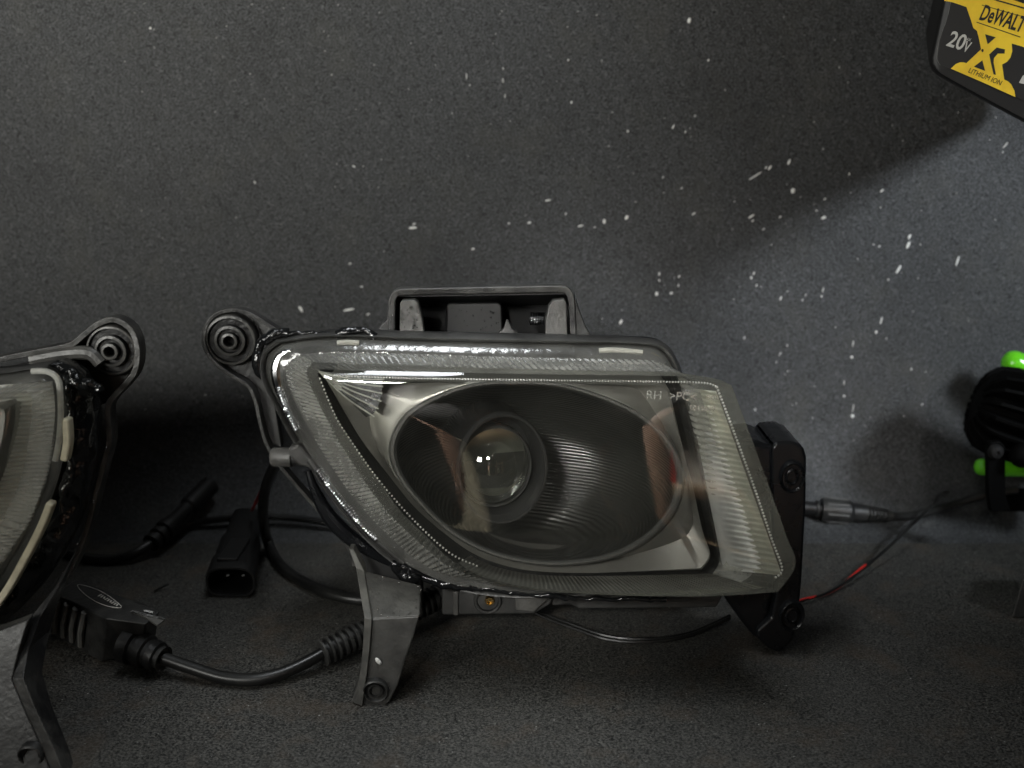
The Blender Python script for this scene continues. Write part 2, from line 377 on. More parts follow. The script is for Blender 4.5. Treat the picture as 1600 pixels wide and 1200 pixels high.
def lamp_lens(root, A, B, C, D, E, Pf, slant=3.0):
    rA, rB, rC, rD, rE = outline(A, Pf, 3.6), outline(B, Pf, 2.8), outline(C, Pf, 1.2), outline(D, Pf, .05), outline(E, Pf, -.12)
    rA0 = [p + V((0, .5, 0)) for p in rA]
    lip = [p + V((0, -.35, 0)) for p in blend(rA, rB, .5)]
    MB().loft([rA0, rA, lip, rB]).build('lens_flange', M['flange'], root, ang=60)
    rows = [rB]
    for f in (.12, .3, .5, .7, .88):
        rows.append(ribs(blend(rB, rC, f), 0, .055, f*slant*2, 1, periods=(8, 8, 8, 8)))
    rows.append(rC)
    MB().loft(rows).build('ribbed_lens_edge', M['rib'], root, ang=70)
    rows = [rC]
    for f in (.15, .35, .6, .85):
        rows.append(ribs(blend(rC, rD, f), 0, .04, -f*slant, 1, periods=(7, 8, 8, 7)))
    rows.append(rD)
    MB().loft(rows).build('inner_ribbed_edge', M['ribdark'], root, ang=70)
    cap = [rD, blend(rD, rE, .35), rE] + [inset(rE, f, -.25*(1 - f*f)) for f in (.93, .8, .6, .4, .2, .02)]
    mb_ = MB().loft(cap, cap1=True)
    mb_.build('front_lens', M['lens'], root, ang=60)
    return rA, rB, rC, rD, rE

A = [[(440,536),(520,527),(640,531),(760,535),(900,537),(1000,539),(1034,548)],[(1054,580),(1075,660),(1095,750),(1112,830),(1118,880)],
     [(1100,905),(1000,914),(900,922),(800,924),(720,914),(668,897)],[(640,886),(600,858),(550,808),(505,745),(467,690),(437,635),(416,590),(418,556)]]
B = [[(470,553),(560,551),(700,555),(850,559),(1000,562),(1035,568)],[(1058,588),(1080,660),(1100,750),(1118,830),(1124,876)],
     [(1105,907),(1000,914),(900,917),(800,915),(730,905),(680,892)],[(640,868),(588,818),(543,765),(503,705),(472,650),(452,605),(448,572)]]
Cc = [[(490,566),(600,570),(700,573),(850,577),(1000,580),(1060,583)],[(1090,600),(1115,680),(1140,760),(1165,840),(1178,890)],
     [(1150,915),(1000,924),(900,924),(800,916),(740,900),(700,885)],[(655,848),(605,800),(565,745),(530,690),(503,640),(484,600),(480,578)]]
D = [[(502,577),(600,580),(700,582),(850,585),(1000,587),(1106,590)],[(1143,602),(1165,660),(1200,755),(1228,835),(1243,883)],
     [(1215,925),(1100,932),(950,929),(820,918),(745,895),(705,875)],[(664,836),(624,796),(584,740),(549,690),(524,650),(507,612),(497,586)]]
E = [[(509,586),(600,590),(700,592),(850,594),(1000,596),(1096,598)],[(1122,608),(1145,670),(1178,760),(1205,840),(1222,888)],
     [(1195,912),(1090,915),(950,912),(820,900),(755,880),(715,858)],[(674,825),(634,786),(594,730),(558,680),(532,640),(514,606),(507,592)]]
lamp = thing('fog_lamp', G(800, 1000), 'whole fog lamp in the middle, clear slanted lens with round projector and black brackets', 'fog lamp', 'car fog lamps on the bench')
rA, rB, rC, rD, rE = lamp_lens(lamp, A, B, Cc, D, E, P)

# beads along the inside of the lens edge
mb = MB()
def beadline(pts, n, t, r):
    for q in cr([(*p, 0) for p in pts], n):
        mb.ball(P(q.x, q.y, t), r, (5, 4))
beadline(E[0] + [(1118, 604)], 135, -.14, .035)
beadline([(1120,605)] + E[1][1:] + [(1212,902)], 62, -.14, .045)
beadline([(500,592),(524,650),(549,690),(588,745),(640,806),(700,862),(745,884)], 66, .55, .04)
mb.build('bead_row', M['bead'], lamp, kind='stuff')

# bezel and bowl
O1 = [[(512,592),(600,594),(800,598),(1000,600),(1035,602)],[(1046,610),(1062,680),(1080,750),(1098,830),(1110,868)],
      [(1096,890),(1000,893),(900,895),(820,890),(765,876),(728,858)],[(684,825),(644,788),(602,735),(567,690),(542,650),(522,615),(512,598)]]
NB = (70, 50, 70, 70)
OUT = [(652,632),(720,603),(790,594),(870,598),(940,617),(1000,645),(1045,685),(1068,735),(1060,790),(1025,835),(970,868),(900,883),(830,882),(760,865),(700,832),(650,785),(618,742),(607,700),(622,660)]
def ringpx(f, cx=838, cy=738):
    pts = cr([(cx + (x-cx)*f, cy + (y-cy)*f, 0) for x, y in OUT], 260, closed=True)
    return pts
o1 = outline(O1, P, 1.9, NB)
o1b = [p + V((0, 2.4, 0)) for p in o1]
ro = [P(q.x, q.y, 1.75) for q in ringpx(1.0)]
mid = [p.lerp(q, .5) + V((0, .45, 0)) for p, q in zip(o1, ro)]
MB().loft([o1b, o1, [p.lerp(q, .04) + V((0, -.05, 0)) for p, q in zip(o1, ro)], mid, [q.lerp(p, .06) for p, q in zip(o1, ro)], ro]).build('bezel', M['bezel'], lamp, ang=50)
rings = [[P(q.x, q.y, t) for q in ringpx(f)] for f, t in ((1.0, 1.8), (1.0, 1.45), (.985, 1.32), (.965, 1.32), (.945, 1.5))]
MB().loft(rings).build('bezel_ring', M['ring'], lamp, ang=50)
rings = []
for f, t in ((.945, 1.5), (.93, 2.2), (.86, 3.4), (.76, 4.6), (.62, 5.6), (.45, 6.2), (.1, 6.4)):
    cx = 838 - (1 - f)*50
    rings.append([P(q.x, q.y, t) for q in ringpx(f, cx)])
MB().loft(rings, cap1=True).build('reflector_bowl', M['bowl'], lamp, ang=60)

# ribbed grey side reflector, seen through the right end of the lens
mb = MB(); rows = []
n = 32*8
for i in range(n + 1):
    f = i / n
    L_ = V((1074 + 56*f, 606 + 284*f, 0)); R2 = V((1119 + 103*f, 611 + 288*f, 0))
    row = []
    for j in range(13):
        g = j / 12; q = L_.lerp(R2, g); amp = .05*math.sin(2*math.pi*(i - 6*g)/8) * max(0, min(1, (g - .2)/.15))
        row.append(P(q.x, q.y, 2.4 - 1.9*g + amp + .25*math.cos(g*6.5)))
    rows.append(row)
mb.loft(rows, closed=False).build('side_reflector', M['sider'], lamp, ang=80)

rows = []; n = 62*6
tp = cr([(*p, 0) for p in [(735,868),(770,884),(830,897),(900,900),(1000,899),(1108,896)]], n + 1)
bt = cr([(*p, 0) for p in [(716,880),(756,902),(830,918),(950,927),(1100,929),(1195,918)]], n + 1)
for i in range(n + 1):
    rows.append([P(*tp[i].lerp(bt[i], g).xy, 2.3 - 1.7*g + .045*math.sin(2*math.pi*(i + 5*g)/6)) for g in [j/8 for j in range(9)]])
MB().loft(rows, closed=False).build('lower_reflector', M['ribgrey'], lamp, ang=80)

# corner facets: fan of ridges at the upper left of the bezel
mb = MB(); apex = (498, 580)
far = [(598,590),(597,601),(596,612),(594,624),(590,636),(583,648),(572,652)]
for k in range(len(far) - 1):
    a, b = far[k], far[k+1]
    ridge = ((a[0]+b[0])/2, (a[1]+b[1])/2)
    pa, pb = P(*a, 1.35), P(*b, 1.35); pr = P(*ridge, 1.1); ap = P(*apex, 1.1)
    mb.add([ap, pa, pr, pb], [(0,1,2),(0,2,3)])
mb.build('corner_facet', M['chrome'], lamp, smooth=False, recalc=False)
mb = MB()
for k, q in enumerate(far[:-1]):
    s0 = V((*apex, 0)); e = V((q[0]+2, q[1]+3, 0)); m_ = s0.lerp(e, .5) + V((-3, 5 - k*.2, 0))
    mb.tube([P(x.x, x.y, 1.0) for x in cr([s0, m_, e], 12)], .028, 6)
mb.build('glint_rib', M['bead'], lamp, kind='stuff')  # pale tubes stand in for bright streaks of reflected light

# projector
pc = P(781, 727, 2.2); ax = V((.24, -1, .05)).normalized()
MB().lathe([(1.98, -3.2), (1.98, -.1), (2.06, .15), (2.08, .45), (2.02, .56), (1.94, .54), (1.90, .42), (1.82, -.3), (1.66, -.75), (1.44, -.85)], pc, ax, 72, sx=.80).build('projector_shroud', M['shroud'], lamp, ang=40)
lp = pc + V((-.12, 0, -.14)) + ax*.35
MB().lathe([(1.52, -1.15), (1.52, -.55), (1.48, -.5), (1.44, -.62)], lp, ax, 64, sx=.9).build('projector_ring', M['plastic'], lamp, ang=40)
prof = [(.001, -.95)] + [(1.46*math.sin(a)/math.sin(1.15), -.75 + 1.46/math.sin(1.15)*(math.cos(a) - math.cos(1.15))) for a in [1.15*(1 - i/16) for i in range(16)]] + [(.001, -.75 + 1.46/math.sin(1.15)*(1 - math.cos(1.15)))]
prof = [(.001, -.95), (1.46, -.95)] + prof[1:]
gl = MB().lathe(prof, lp, ax, 72, sx=.9); gl.build('projector_lens', M['glass'], lamp, ang=50)
MB().lathe([(1.48, -1.1), (1.38, -1.9), (1.0, -2.9), (.4, -3.5), (.01, -3.6)], lp, ax, 48).build('projector_reflector', M['inner'], lamp)
cs = MB(); cs.prism([lp - ax*1.6 + V((-1.3, 0, -1.2)), lp - ax*1.6 + V((1.3, .3, -1.2)), lp - ax*1.6 + V((1.3, .3, .2)), lp - ax*1.6 + V((.2, .05, .2)), lp - ax*1.6 + V((-.1, 0, -.05)), lp - ax*1.6 + V((-1.3, 0, -.05))], (0, .08, 0)).build('cutoff_shield', M['dark'], lamp)

# moulded writing on the lens
def text(body, size, org, right, up, name, m, parent, depth=.02, bold=0.0, sx=1.0, align='LEFT'):
    cu = bpy.data.curves.new('t', 'FONT'); cu.body = body; cu.size = size; cu.extrude = depth; cu.offset = bold; cu.align_x = align; cu.resolution_u = 3
    ob = bpy.data.objects.new('t', cu); COL.objects.link(ob); bpy.context.view_layer.update()
    me = bpy.data.meshes.new_from_object(ob.evaluated_get(bpy.context.evaluated_depsgraph_get())); bpy.data.objects.remove(ob)
    r = V(right).normalized(); u = V(up); u = (u - r*u.dot(r)).normalized(); nn = r.cross(u)
    mb_ = MB(); mb_.add([V(org) + r*(v.co.x*sx) + u*v.co.y + nn*v.co.z for v in me.vertices], [tuple(p.vertices) for p in me.polygons])
    return mb_.build(name, m, parent, recalc=False, smooth=False)
rt = P(1100, 622, -.2) - P(1008, 618, -.2); upv = P(1008, 600, -.2) - P(1008, 622, -.2)
text('RH  >PC<', .40, P(1009, 623, -.27), rt, upv, 'moulded_letters', M['letter'], lamp, .012, 0, 1.0)
text('1015659', .27, P(1076, 641, -.2), rt, upv, 'moulded_number', M['letter'], lamp, .01, 0, .95)
text('DOT', .2, P(1104, 624, -.2), rt, upv, 'moulded_mark', M['letter'], lamp, .01, 0, .9)

# housing behind the lens
def housing(root, rA, grow, m):
    c = sum(rA, V()) / len(rA); st = rA[::5]; c = sum(st, V())/len(st)
    def g(f, dy): return [c + (p - c)*f + V((0, dy, 0)) for p in st]
    def off(px, dy):
        out = []
        for p in st:
            d = p - c; d.y = 0; out.append(p + d.normalized()*px + V((0, dy, 0)))
        return out
    return MB().loft([off(-.15, .55), off(.05, -.15), off(grow, -.2), off(grow + .12, .3), off(grow, 1.0), off(-.15, 1.6), g(.86, 3.5), g(.7, 6.5), g(.3, 7.5)], cap1=True).build('housing', m, root, ang=50)
# only the top, left and lower left of the housing stand proud of the lens
housing(lamp, rA, .16, M['plastic'])

# lumps of sealant round the seam
def blobs(root, path, n, r, t, name='sealant_bead', m='glue', Pf=P):
    mb_ = MB(); pts = cr([(*p, 0) for p in path], n)
    ring = [Pf(q.x + random.uniform(-2, 2), q.y + random.uniform(-2, 2), t) for q in pts]
    nn = cr(ring, n*4)
    mb_.tube(nn, r, 8, True, lambda u: .8 + .55*noise.noise(V((u*n*.28, r*10, 3))) + .1*noise.noise(V((u*n*1.1, 1, 7))))
    return mb_.build(name, M[m], root, ang=80)
blobs(lamp, [(412,590),(403,560),(410,535),(432,522),(450,521)], 14, .24, 3.8)
blobs(lamp, [(445,521),(480,521),(530,523),(575,521)], 20, .12, 3.8)
blobs(lamp, [(525,524),(545,518),(570,518),(585,525)], 8, .2, 3.6)
blobs(lamp, [(612,882),(640,888),(660,900),(690,910),(740,918)], 16, .22, 3.2)
blobs(lamp, [(618,880),(634,900),(652,896)], 7, .28, 3.1)
blobs(lamp, [(735,917),(800,926),(880,933),(960,936),(1040,936)], 40, .12, 2.9)

# lower-left rubber lip, groove and bright strip
lipath = [(425,640),(445,690),(482,732),(500,765),(520,800),(548,830),(585,862),(618,885)]
mb = MB(); mb.tube([P(q.x, q.y, 4.0) for q in cr([(*p, 0) for p in [(482,735),(492,765),(512,803),(545,838),(590,868),(618,884)]], 40)], .22, 10, True, lambda u: .5 + .9*math.sin(math.pi*min(1, u*1.0))**1).build('rubber_lip', M['gloss'], lamp)
mb = MB(); mb.tube([P(q.x, q.y, 3.2) for q in cr([(*p, 0) for p in [(484,718),(500,742),(525,778),(560,817),(600,852),(632,878)]], 40)], .17, 10).build('seal_strip', M['plastic'], lamp)
mb = MB(); pth = cr([(*p, 0) for p in [(495,732),(512,756),(540,792),(572,828),(588,842)]], 120)
mb.tube([P(q.x, q.y, 2.95) for q in pth], .14, 8, True, lambda u: 1 + .18*math.sin(u*190)).build('bright_strip', M['chrome'], lamp)
mb = MB(); mb.tube([P(q.x, q.y, 3.0) for q in cr([(*p, 0) for p in [(455,548),(440,556),(433,575),(436,600),(444,630)]], 40)], .20, 10, True, lambda u: .55 + .6*math.sin(math.pi*u)).build('flange_bead', M['chrome'], lamp)
pth = cr([(*p, 0) for p in [(436,605),(444,630),(455,655),(464,672)]], 90)
mb = MB(); mb.tube([P(q.x, q.y, 2.9) for q in pth], .13, 8, True, lambda u: 1 + .25*math.sin(u*95)).build('flange_spring', M['chrome'], lamp)

# ear, strap and leg on the left
ear = [(446,528),(405,500),(385,490),(362,484),(337,492),(321,512),(320,540),(332,562),(355,582),(390,606),(405,645),(415,690),(440,700),(425,600),(410,560)]
MB().prism([P(x, y, 5.0) for x, y in ear], (0, .45, 0)).build('ear_plate', M['plastic'], lamp, bevel=.05)
strap = cr([(*p, 0) for p in [(452,530),(425,512),(405,499),(385,489),(362,485),(337,492),(321,512),(319,540),(332,564),(358,585),(386,603),(398,625),(406,660),(415,692),(432,722),(460,756),(490,790),(520,826),(545,858),(553,885)]], 90)
MB().ribbon([P(q.x, q.y, 4.5) for q in strap], .15, .5).build('strap', M['grey'], lamp, bevel=.03, ang=50)
bc = P(361, 531, 4.7)
MB().lathe([(1.0, .3), (1.0, .0), (.94, -.12), (.86, -.14), (.82, -.02), (.62, -.02), (.58, -.22), (.48, -.24), (.44, -.12), (.34, -.12), (.31, -.3), (.22, -.32), (.2, .0), (.2, .4)], bc, (0, 1, 0), 56).build('mounting_boss', M['grey'], lamp, ang=40)
MB().lathe([(.19, .1), (.01, .1)], bc, (0, 1, 0), 24).build('bolt_hole', M['deep'], lamp)

leg = MB()
front = [(566,965),(580,967),(655,963),(648,990),(634,1030),(622,1070),(608,1098),(588,1107),(566,1106),(549,1098),(552,1085)]
leg.prism([P(x, y, .35) for x, y in front[1:-1] + [(570,1030)]], (0, .45, .05))
leg.build('leg_foot', M['grey'], lamp, bevel=.06)
q4 = [P(569, 892, 2.2), P(580, 967, .35), P(656, 962, .35), P(658, 915, 2.2)]
s4 = MB(); s4.add(q4 + [p + V((0, .35, -.25)) for p in q4], [(0,1,2,3),(7,6,5,4),(0,4,5,1),(1,5,6,2),(2,6,7,3),(3,7,4,0)]); s4.build('leg_slope', M['grey'], lamp, bevel=.05)
rimf = [(545,858,2.6),(556,888,2.2),(562,925,1.2),(569,966,.25),(567,1010,.25),(562,1055,.25),(553,1098,.25)]
rimi = [(552,858,2.6),(569,892,2.15),(575,930,1.15),(581,967,.2),(578,1010,.2),(573,1055,.2),(566,1104,.2)]
a_ = [P(*q) for q in rimf]; b_ = [P(*q) for q in rimi]
MB().loft([[p, q, q + V((0, .5, 0)), p + V((0, .5, 0))] for p, q in zip(a_, b_)], cap0=True, cap1=True).build('leg_rim', M['rim'], lamp, bevel=.03)
fb = P(587, 1079, .3)
MB().lathe([(.46, .2), (.46, -.06), (.42, -.10), (.37, -.06), (.35, .0), (.28, .02), (.27, -.04), (.22, -.05), (.2, .02), (.14, .04), (.13, .2)], fb, (0, 1, .12), 40).build('foot_boss', M['plastic'], lamp, ang=40)
MB().lathe([(.13, .12), (.01, .12)], fb, (0, 1, .12), 20).build('foot_hole', M['deep'], lamp)
MB().prism([P(x, y, 4.2) for x, y in ((552,862),(600,866),(660,905),(660,950),(585,960),(566,900))], (0, .5, 0)).build('leg_web', M['dark'], lamp, bevel=.05)
# white shred stuck on the foot
MB().ball(P(591, 1033, .28), 1, (7, 5), (.08, .05, .16), Matrix.Rotation(math.radians(-35), 3, 'Y')).build('plastic_shred', M['speck'], lamp)

# pivot pin and clip beside the strap
d = (P(470, 712, 3.6) - P(425, 700, 3.6)).normalized()
MB().lathe([(.01, -.03), (.30, -.02), (.36, .05), (.37, .75), (.30, .8), (.30, 1.2), (.01, 1.2)], P(425, 714, 3.6), (d + V((0, 0, .25))), 32).build('pivot_pin', M['grey'], lamp, ang=40)
MB().prism([P(x, y, 3.1) for x, y in ((450,700),(466,694),(492,722),(486,733),(468,728),(452,714))], (0, .8, 0)).build('clip', M['grey'], lamp, bevel=.12, seg=3)

# top bracket
fr = cr([(*p, 0) for p in [(612,534),(612,510),(612,475),(616,463),(628,457),(700,455),(800,453),(872,452),(886,455),(892,466),(894,490),(896,536)]], 70)
MB().ribbon([P(q.x, q.y, 5.0) for q in fr], .26, .55).build('bracket_frame', M['grey'], lamp, bevel=.05, ang=50)
MB().prism([P(x, y, 5.15) for x, y in ((585,522),(597,506),(604,500),(608,472),(611,472),(611,535),(590,535))], (0, .5, 0)).build('gusset', M['plastic'], lamp, bevel=.04)
MB().prism([P(x, y, 5.15) for x, y in ((898,458),(904,480),(915,510),(930,536),(898,538))], (0, .5, 0)).build('gusset', M['plastic'], lamp, bevel=.04)
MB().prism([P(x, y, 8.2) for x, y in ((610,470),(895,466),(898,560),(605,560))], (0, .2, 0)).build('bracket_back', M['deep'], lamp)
MB().prism([P(612,459,5.2), P(893,455,5.2), P(893,472,8.3), P(612,476,8.3)], (0, 0, -.12)).build('bracket_shade', M['dark'], lamp)  # unseen sloped sheet, added to keep light out of the bracket
for x in (611, 894): MB().prism([P(x,460,5.2), P(x,476,8.3), P(x,545,8.3), P(x,536,5.2)], (.08 if x < 700 else -.08, 0, 0)).build('bracket_side', M['dark'], lamp)
MB().prism([P(x, y, 6.4) for x, y in ((698,478),(702,474),(778,473),(784,478),(786,545),(696,545))], (0, 1.2, 0)).build('bracket_block', M['dark'], lamp, bevel=.12, seg=3)
MB().prism([P(x, y, 4.75) for x, y in ((624,534),(625,474),(628,470),(648,469),(654,474),(660,500),(664,534))], (0, .5, 0)).build('prong', M['grey'], lamp, bevel=.04)
MB().prism([P(x, y, 4.75) for x, y in ((852,540),(853,500),(858,478),(864,470),(882,468),(885,473),(887,540))], (0, .5, 0)).build('prong', M['grey'], lamp, bevel=.04)
MB().prism([P(x, y, 4.9) for x, y in ((770,536),(776,522),(787,514),(791,501),(794,501),(800,513),(808,519),(812,538))], (0, .3, 0)).build('tab', M['grey'], lamp, bevel=.08, seg=3)
coil = [P(828 + 1.9*i/6, 498 + 9*math.sin(i*2*math.pi/12), 6.4 + .25*math.cos(i*2*math.pi/12)) for i in range(72)]
MB().tube(coil, .045, 6).build('spring', M['chrome'], lamp)
# thin black roof lip of the housing
MB().tube([P(q.x, q.y, 4.3) for q in cr([(*p, 0) for p in [(575,526),(640,529),(760,533),(905,535),(930,531),(990,531),(1025,535),(1046,552)]], 60)], .14, 8).build('roof_lip', M['gloss'], lamp)
# dried cream patches on the worn lip of the lens
for pts, r in (([(527,536),(545,535),(561,536)], .10), ([(936,548),(955,547),(975,548),(1004,551)], .10)):
    MB().tube([P(q.x, q.y, 3.0) for q in cr([(*p, 0) for p in pts], 12)], r, 8).build('worn_patch', M['worn'], lamp)
# water drops left from washing
mb = MB()
for _ in range(40):
    mb.ball(P(random.uniform(627, 656), random.uniform(474, 530), 4.72), random.choice((.03, .035, .05, .075)), (7, 5))
for _ in range(26):
    mb.ball(P(random.uniform(700, 784), random.uniform(480, 525), 6.35), random.choice((.025, .03, .045)), (7, 5))
for _ in range(40):
    q = random.choice(fr); mb.ball(P(q.x + random.uniform(-4, 4), q.y + random.uniform(-4, 4), 4.98), random.uniform(.02, .05), (7, 5))
for _ in range(60):
    u, v_ = random.random(), random.random(); mb.ball(q4[0].lerp(q4[3], u).lerp(q4[1].lerp(q4[2], u), v_) + V((0, -.03, .03)), random.uniform(.02, .05), (7, 5))
M['water'] = clear('water_drop', (.9, .9, .9), .02, (.5, .5, .5), .02, 3.0)
mb.build('water_drop', M['water'], lamp, kind='stuff')

# under the lens: rear housing pieces and adjusting screw
MB().prism([P(x, y, 4.2) for x, y in ((690,915),(870,925),(860,945),(835,960),(690,962))], (0, 3, 0)).build('screw_housing', M['plastic'], lamp, bevel=.1)
MB().prism([P(x, y, 4.0) for x, y in ((805,925),(862,932),(835,957),(806,954))], (0, .5, 0)).build('screw_gusset', M['grey'], lamp, bevel=.06)
MB().prism([P(x, y, 4.6) for x, y in ((860,928),(1130,932),(1120,950),(905,952),(890,945),(862,948))], (0, 2, 0)).build('lower_rail', M['plastic'], lamp, bevel=.1)
MB().prism([P(x, y, 4.05) for x, y in ((708,925),(716,925),(716,962),(708,962))], (0, .6, 0)).build('lower_rib', M['grey'], lamp, bevel=.04)
sc = P(762, 938, 4.15)
MB().lathe([(.55, .2), (.55, -.05), (.5, -.12), (.43, -.1), (.4, .05), (.3, .1)], sc, (0, 1, 0), 40).build('screw_collar', M['plastic'], lamp, ang=40)
MB().lathe([(.2, .2), (.2, -.05), (.17, -.12), (.11, -.12), (.09, -.02), (.01, -.02)], sc + V((.08, 0, 0)), (0, 1, 0), 8).build('adjusting_screw', M['brass'], lamp, ang=30)

# right bracket, glossy and wet
MB().prism([P(x, y, 3.9) for x, y in ((1150,693),(1186,690),(1212,700),(1210,930),(1196,985),(1185,1005),(1160,975),(1128,930),(1120,880))], (0, 2.6, 0)).build('bracket_body', M['gloss'], lamp, bevel=.25, seg=3)
MB().prism([P(x, y, 3.65) for x, y in ((1205,700),(1212,691),(1240,690),(1256,698),(1261,715),(1260,790),(1254,900),(1248,970),(1240,1000),(1218,1022),(1200,1014),(1182,996),(1183,985),(1205,965),(1212,930),(1206,800))], (0, 2.7, 0)).build('bracket_face', M['gloss'], lamp, bevel=.22, seg=3)
for (x, y) in ((1238, 745), (1237, 962)):
    c = P(x, y, 3.62)
    MB().lathe([(.66, .12), (.64, -.05), (.57, -.11), (.5, -.06), (.47, .08), (.36, .12), (.34, -.02), (.26, -.05), (.2, .02), (.17, .3)], c, (-.05, 1, 0), 40, sx=.78).build('bracket_boss', M['gloss'], lamp, ang=40)
    MB().lathe([(.17, .2), (.01, .2)], c, (-.05, 1, 0), 20, sx=.78).build('bracket_hole', M['deep'], lamp)

# ------------------------------------------------------------------ left lamp, cut by the frame
A2 = [[(-620,620),(-300,604),(-100,592),(0,584),(45,577),(72,575)],[(97,592),(104,630),(103,680),(96,725),(84,765)],
      [(62,815),(40,855),(0,920),(-70,985),(-180,1020),(-330,1030),(-560,1010)],[(-690,970),(-700,850),(-680,720),(-650,640)]]
B2 = [[(-600,650),(-300,624),(-100,612),(0,603),(45,597),(68,595)],[(84,606),(88,640),(85,685),(78,730),(66,770)],
      [(48,815),(25,850),(-20,910),(-90,960),(-190,990),(-330,1000),(-540,985)],[(-650,950),(-660,850),(-650,740),(-625,668)]]
C2 = [[(-580,665),(-300,638),(-110,626),(-20,618),(20,612),(40,611)],[(50,620),(50,650),(44,695),(36,735),(24,770)],
      [(5,812),(-20,845),(-65,895),(-130,938),(-210,965),(-330,972),(-520,962)],[(-620,935),(-630,850),(-620,750),(-600,680)]]
D2 = [[(-560,672),(-300,648),(-130,636),(-40,630),(0,625),(18,624)],[(24,634),(22,665),(14,705),(4,745),(-10,780)],
      [(-30,815),(-55,845),(-100,885),(-160,920),(-230,945),(-330,950),(-500,942)],[(-600,920),(-605,850),(-600,760),(-580,690)]]
E2 = [[(-550,684),(-300,660),(-140,648),(-50,642),(-12,638),(4,638)],[(8,648),(5,675),(-3,712),(-14,748),(-28,780)],
      [(-48,812),(-72,840),(-115,875),(-170,908),(-235,928),(-330,934),(-490,926)],[(-580,905),(-588,850),(-582,770),(-566,702)]]
lamp2 = thing('fog_lamp', G(-200, 1050), 'fog lamp cut off at the left edge, ribbed lens with cream sealant strips', 'fog lamp', 'car fog lamps on the bench')
rA2, rB2, rC2, rD2, rE2 = lamp_lens(lamp2, A2, B2, C2, D2, E2, P2)
housing(lamp2, rA2, .1, M['plastic'])
# bezel behind its lens
e2 = outline(E2, P2, 1.8, NB); c2 = sum(e2, V())/len(e2)
MB().loft([[p + V((0, 1.5, 0)) for p in e2], e2, [c2.lerp(p, .8) + V((0, .2, 0)) for p in e2], [c2.lerp(p, .76) + V((0, .9, 0)) for p in e2], [c2.lerp(p, .4) + V((0, 3.5, 0)) for p in e2]], cap1=True).build('bezel', M['bezel'], lamp2, ang=50)
rows = []; n = 48*8
rt_ = cr([(*p, 0) for p in [(82,596),(86,640),(82,685),(75,730),(63,770),(45,815),(22,850),(-22,910)]], n + 1)
for i in range(n + 1):
    q = rt_[i]; row = []
    for j in range(11):
        g = j / 10; x = q.x - 210*(1 - g)
        row.append(P2(x, q.y + 14*(1 - g), 2.2 + 1.2*g*g + .045*math.sin(2*math.pi*i/8)))
    rows.append(row)
MB().loft(rows, closed=False).build('side_reflector', M['sider_bright'], lamp2, ang=80)
# sealant-smeared collar
st = [(100,560),(130,570),(152,595),(158,640),(156,690),(146,750),(128,815),(98,870),(60,920),(20,960),(-40,1000)]
si = [(70,572),(92,580),(104,600),(108,640),(106,690),(98,740),(84,790),(62,835),(36,875),(-2,930),(-60,985)]
so_, si_ = cr([(*p, 0) for p in st], 60), cr([(*p, 0) for p in si], 60)
def jig(p, a): return p + V((0, a*noise.noise(p*.9), .0)) + V((0, a*.6*noise.noise(p*3.1 + V((9, 2, 1))), 0))
MB().loft([[jig(P2(q.x + (r.x-q.x)*f, q.y + (r.y-q.y)*f, 3.2 + b), .5) for q, r in zip(si_, so_)] for f, b in ((0, .7), (.04, .1), (.2, -.1), (.4, .05), (.6, .15), (.8, .4), (1, 1.0), (1.02, 3.5))], closed=False).build('sealant_collar', M['glue'], lamp2, ang=80)
blobs(lamp2, [(106,600),(110,650),(108,700),(112,740),(100,770),(96,800)], 30, .16, 3.05, Pf=P2)
blobs(lamp2, [(128,600),(150,602),(156,610)], 8, .2, 3.1, Pf=P2)
MB().ribbon([P2(q.x, q.y, 2.5) for q in cr([(*p, 0) for p in [(101,655),(103,690),(98,722)]], 14)], .26, .4).build('cream_strip', M['cream'], lamp2, bevel=.08, ang=50)
MB().ribbon([P2(q.x, q.y, 2.5) for q in cr([(*p, 0) for p in [(77,787),(62,825),(38,872),(8,925),(-30,975)]], 24)], .26, .4).build('cream_strip', M['cream'], lamp2, bevel=.08, ang=50)
MB().tube([P2(q.x, q.y, 2.55) for q in cr([(*p, 0) for p in [(50,580),(75,581),(90,592),(94,615),(95,650),(92,690),(86,720)]], 40)], .1, 8).build('flange_bead', M['bead'], lamp2)
# strap, ear, leg
strap2 = cr([(*p, 0) for p in [(-60,578),(0,562),(60,550),(108,540),(130,524),(152,507),(178,500),(203,515),(214,545),(211,578),(198,598),(170,630),(168,655),(170,690),(160,730),(148,775),(134,830),(112,885),(100,905)]], 90)
MB().ribbon([P2(q.x, q.y, 4.5) for q in strap2], .2, .6).build('strap', M['grey'], lamp2, bevel=.03, ang=50)
MB().prism([P2(x, y, 5.1) for x, y in ((-40,590),(108,548),(150,512),(178,503),(202,517),(211,545),(208,578),(195,597),(168,630),(140,640),(110,600),(40,600))], (0, .45, 0)).build('ear_plate', M['plastic'], lamp2, bevel=.05)
bc = P2(176, 547, 4.8)
MB().lathe([(.92, .3), (.92, .0), (.86, -.12), (.8, -.14), (.76, -.02), (.58, -.02), (.55, -.22), (.46, -.24), (.42, -.12), (.32, -.12), (.29, -.3), (.2, -.32), (.17, .0), (.17, .4)], bc, (0, 1, 0), 56).build('mounting_boss', M['grey'], lamp2, ang=40)
MB().lathe([(.16, .1), (.01, .1)], bc, (0, 1, 0), 24).build('bolt_hole', M['deep'], lamp2)
MB().tube([P2(q.x, q.y, 4.6) for q in cr([(*p, 0) for p in [(50,562),(100,553),(140,552),(158,568)]], 20)], .25, 10).build('ear_rib', M['grey'], lamp2)
ra = [(104,880,3.6),(92,905,3.0),(76,935,2.0),(66,975,1.2),(63,1020,.8),(66,1065,.5),(84,1120,.5),(108,1180,.5)]
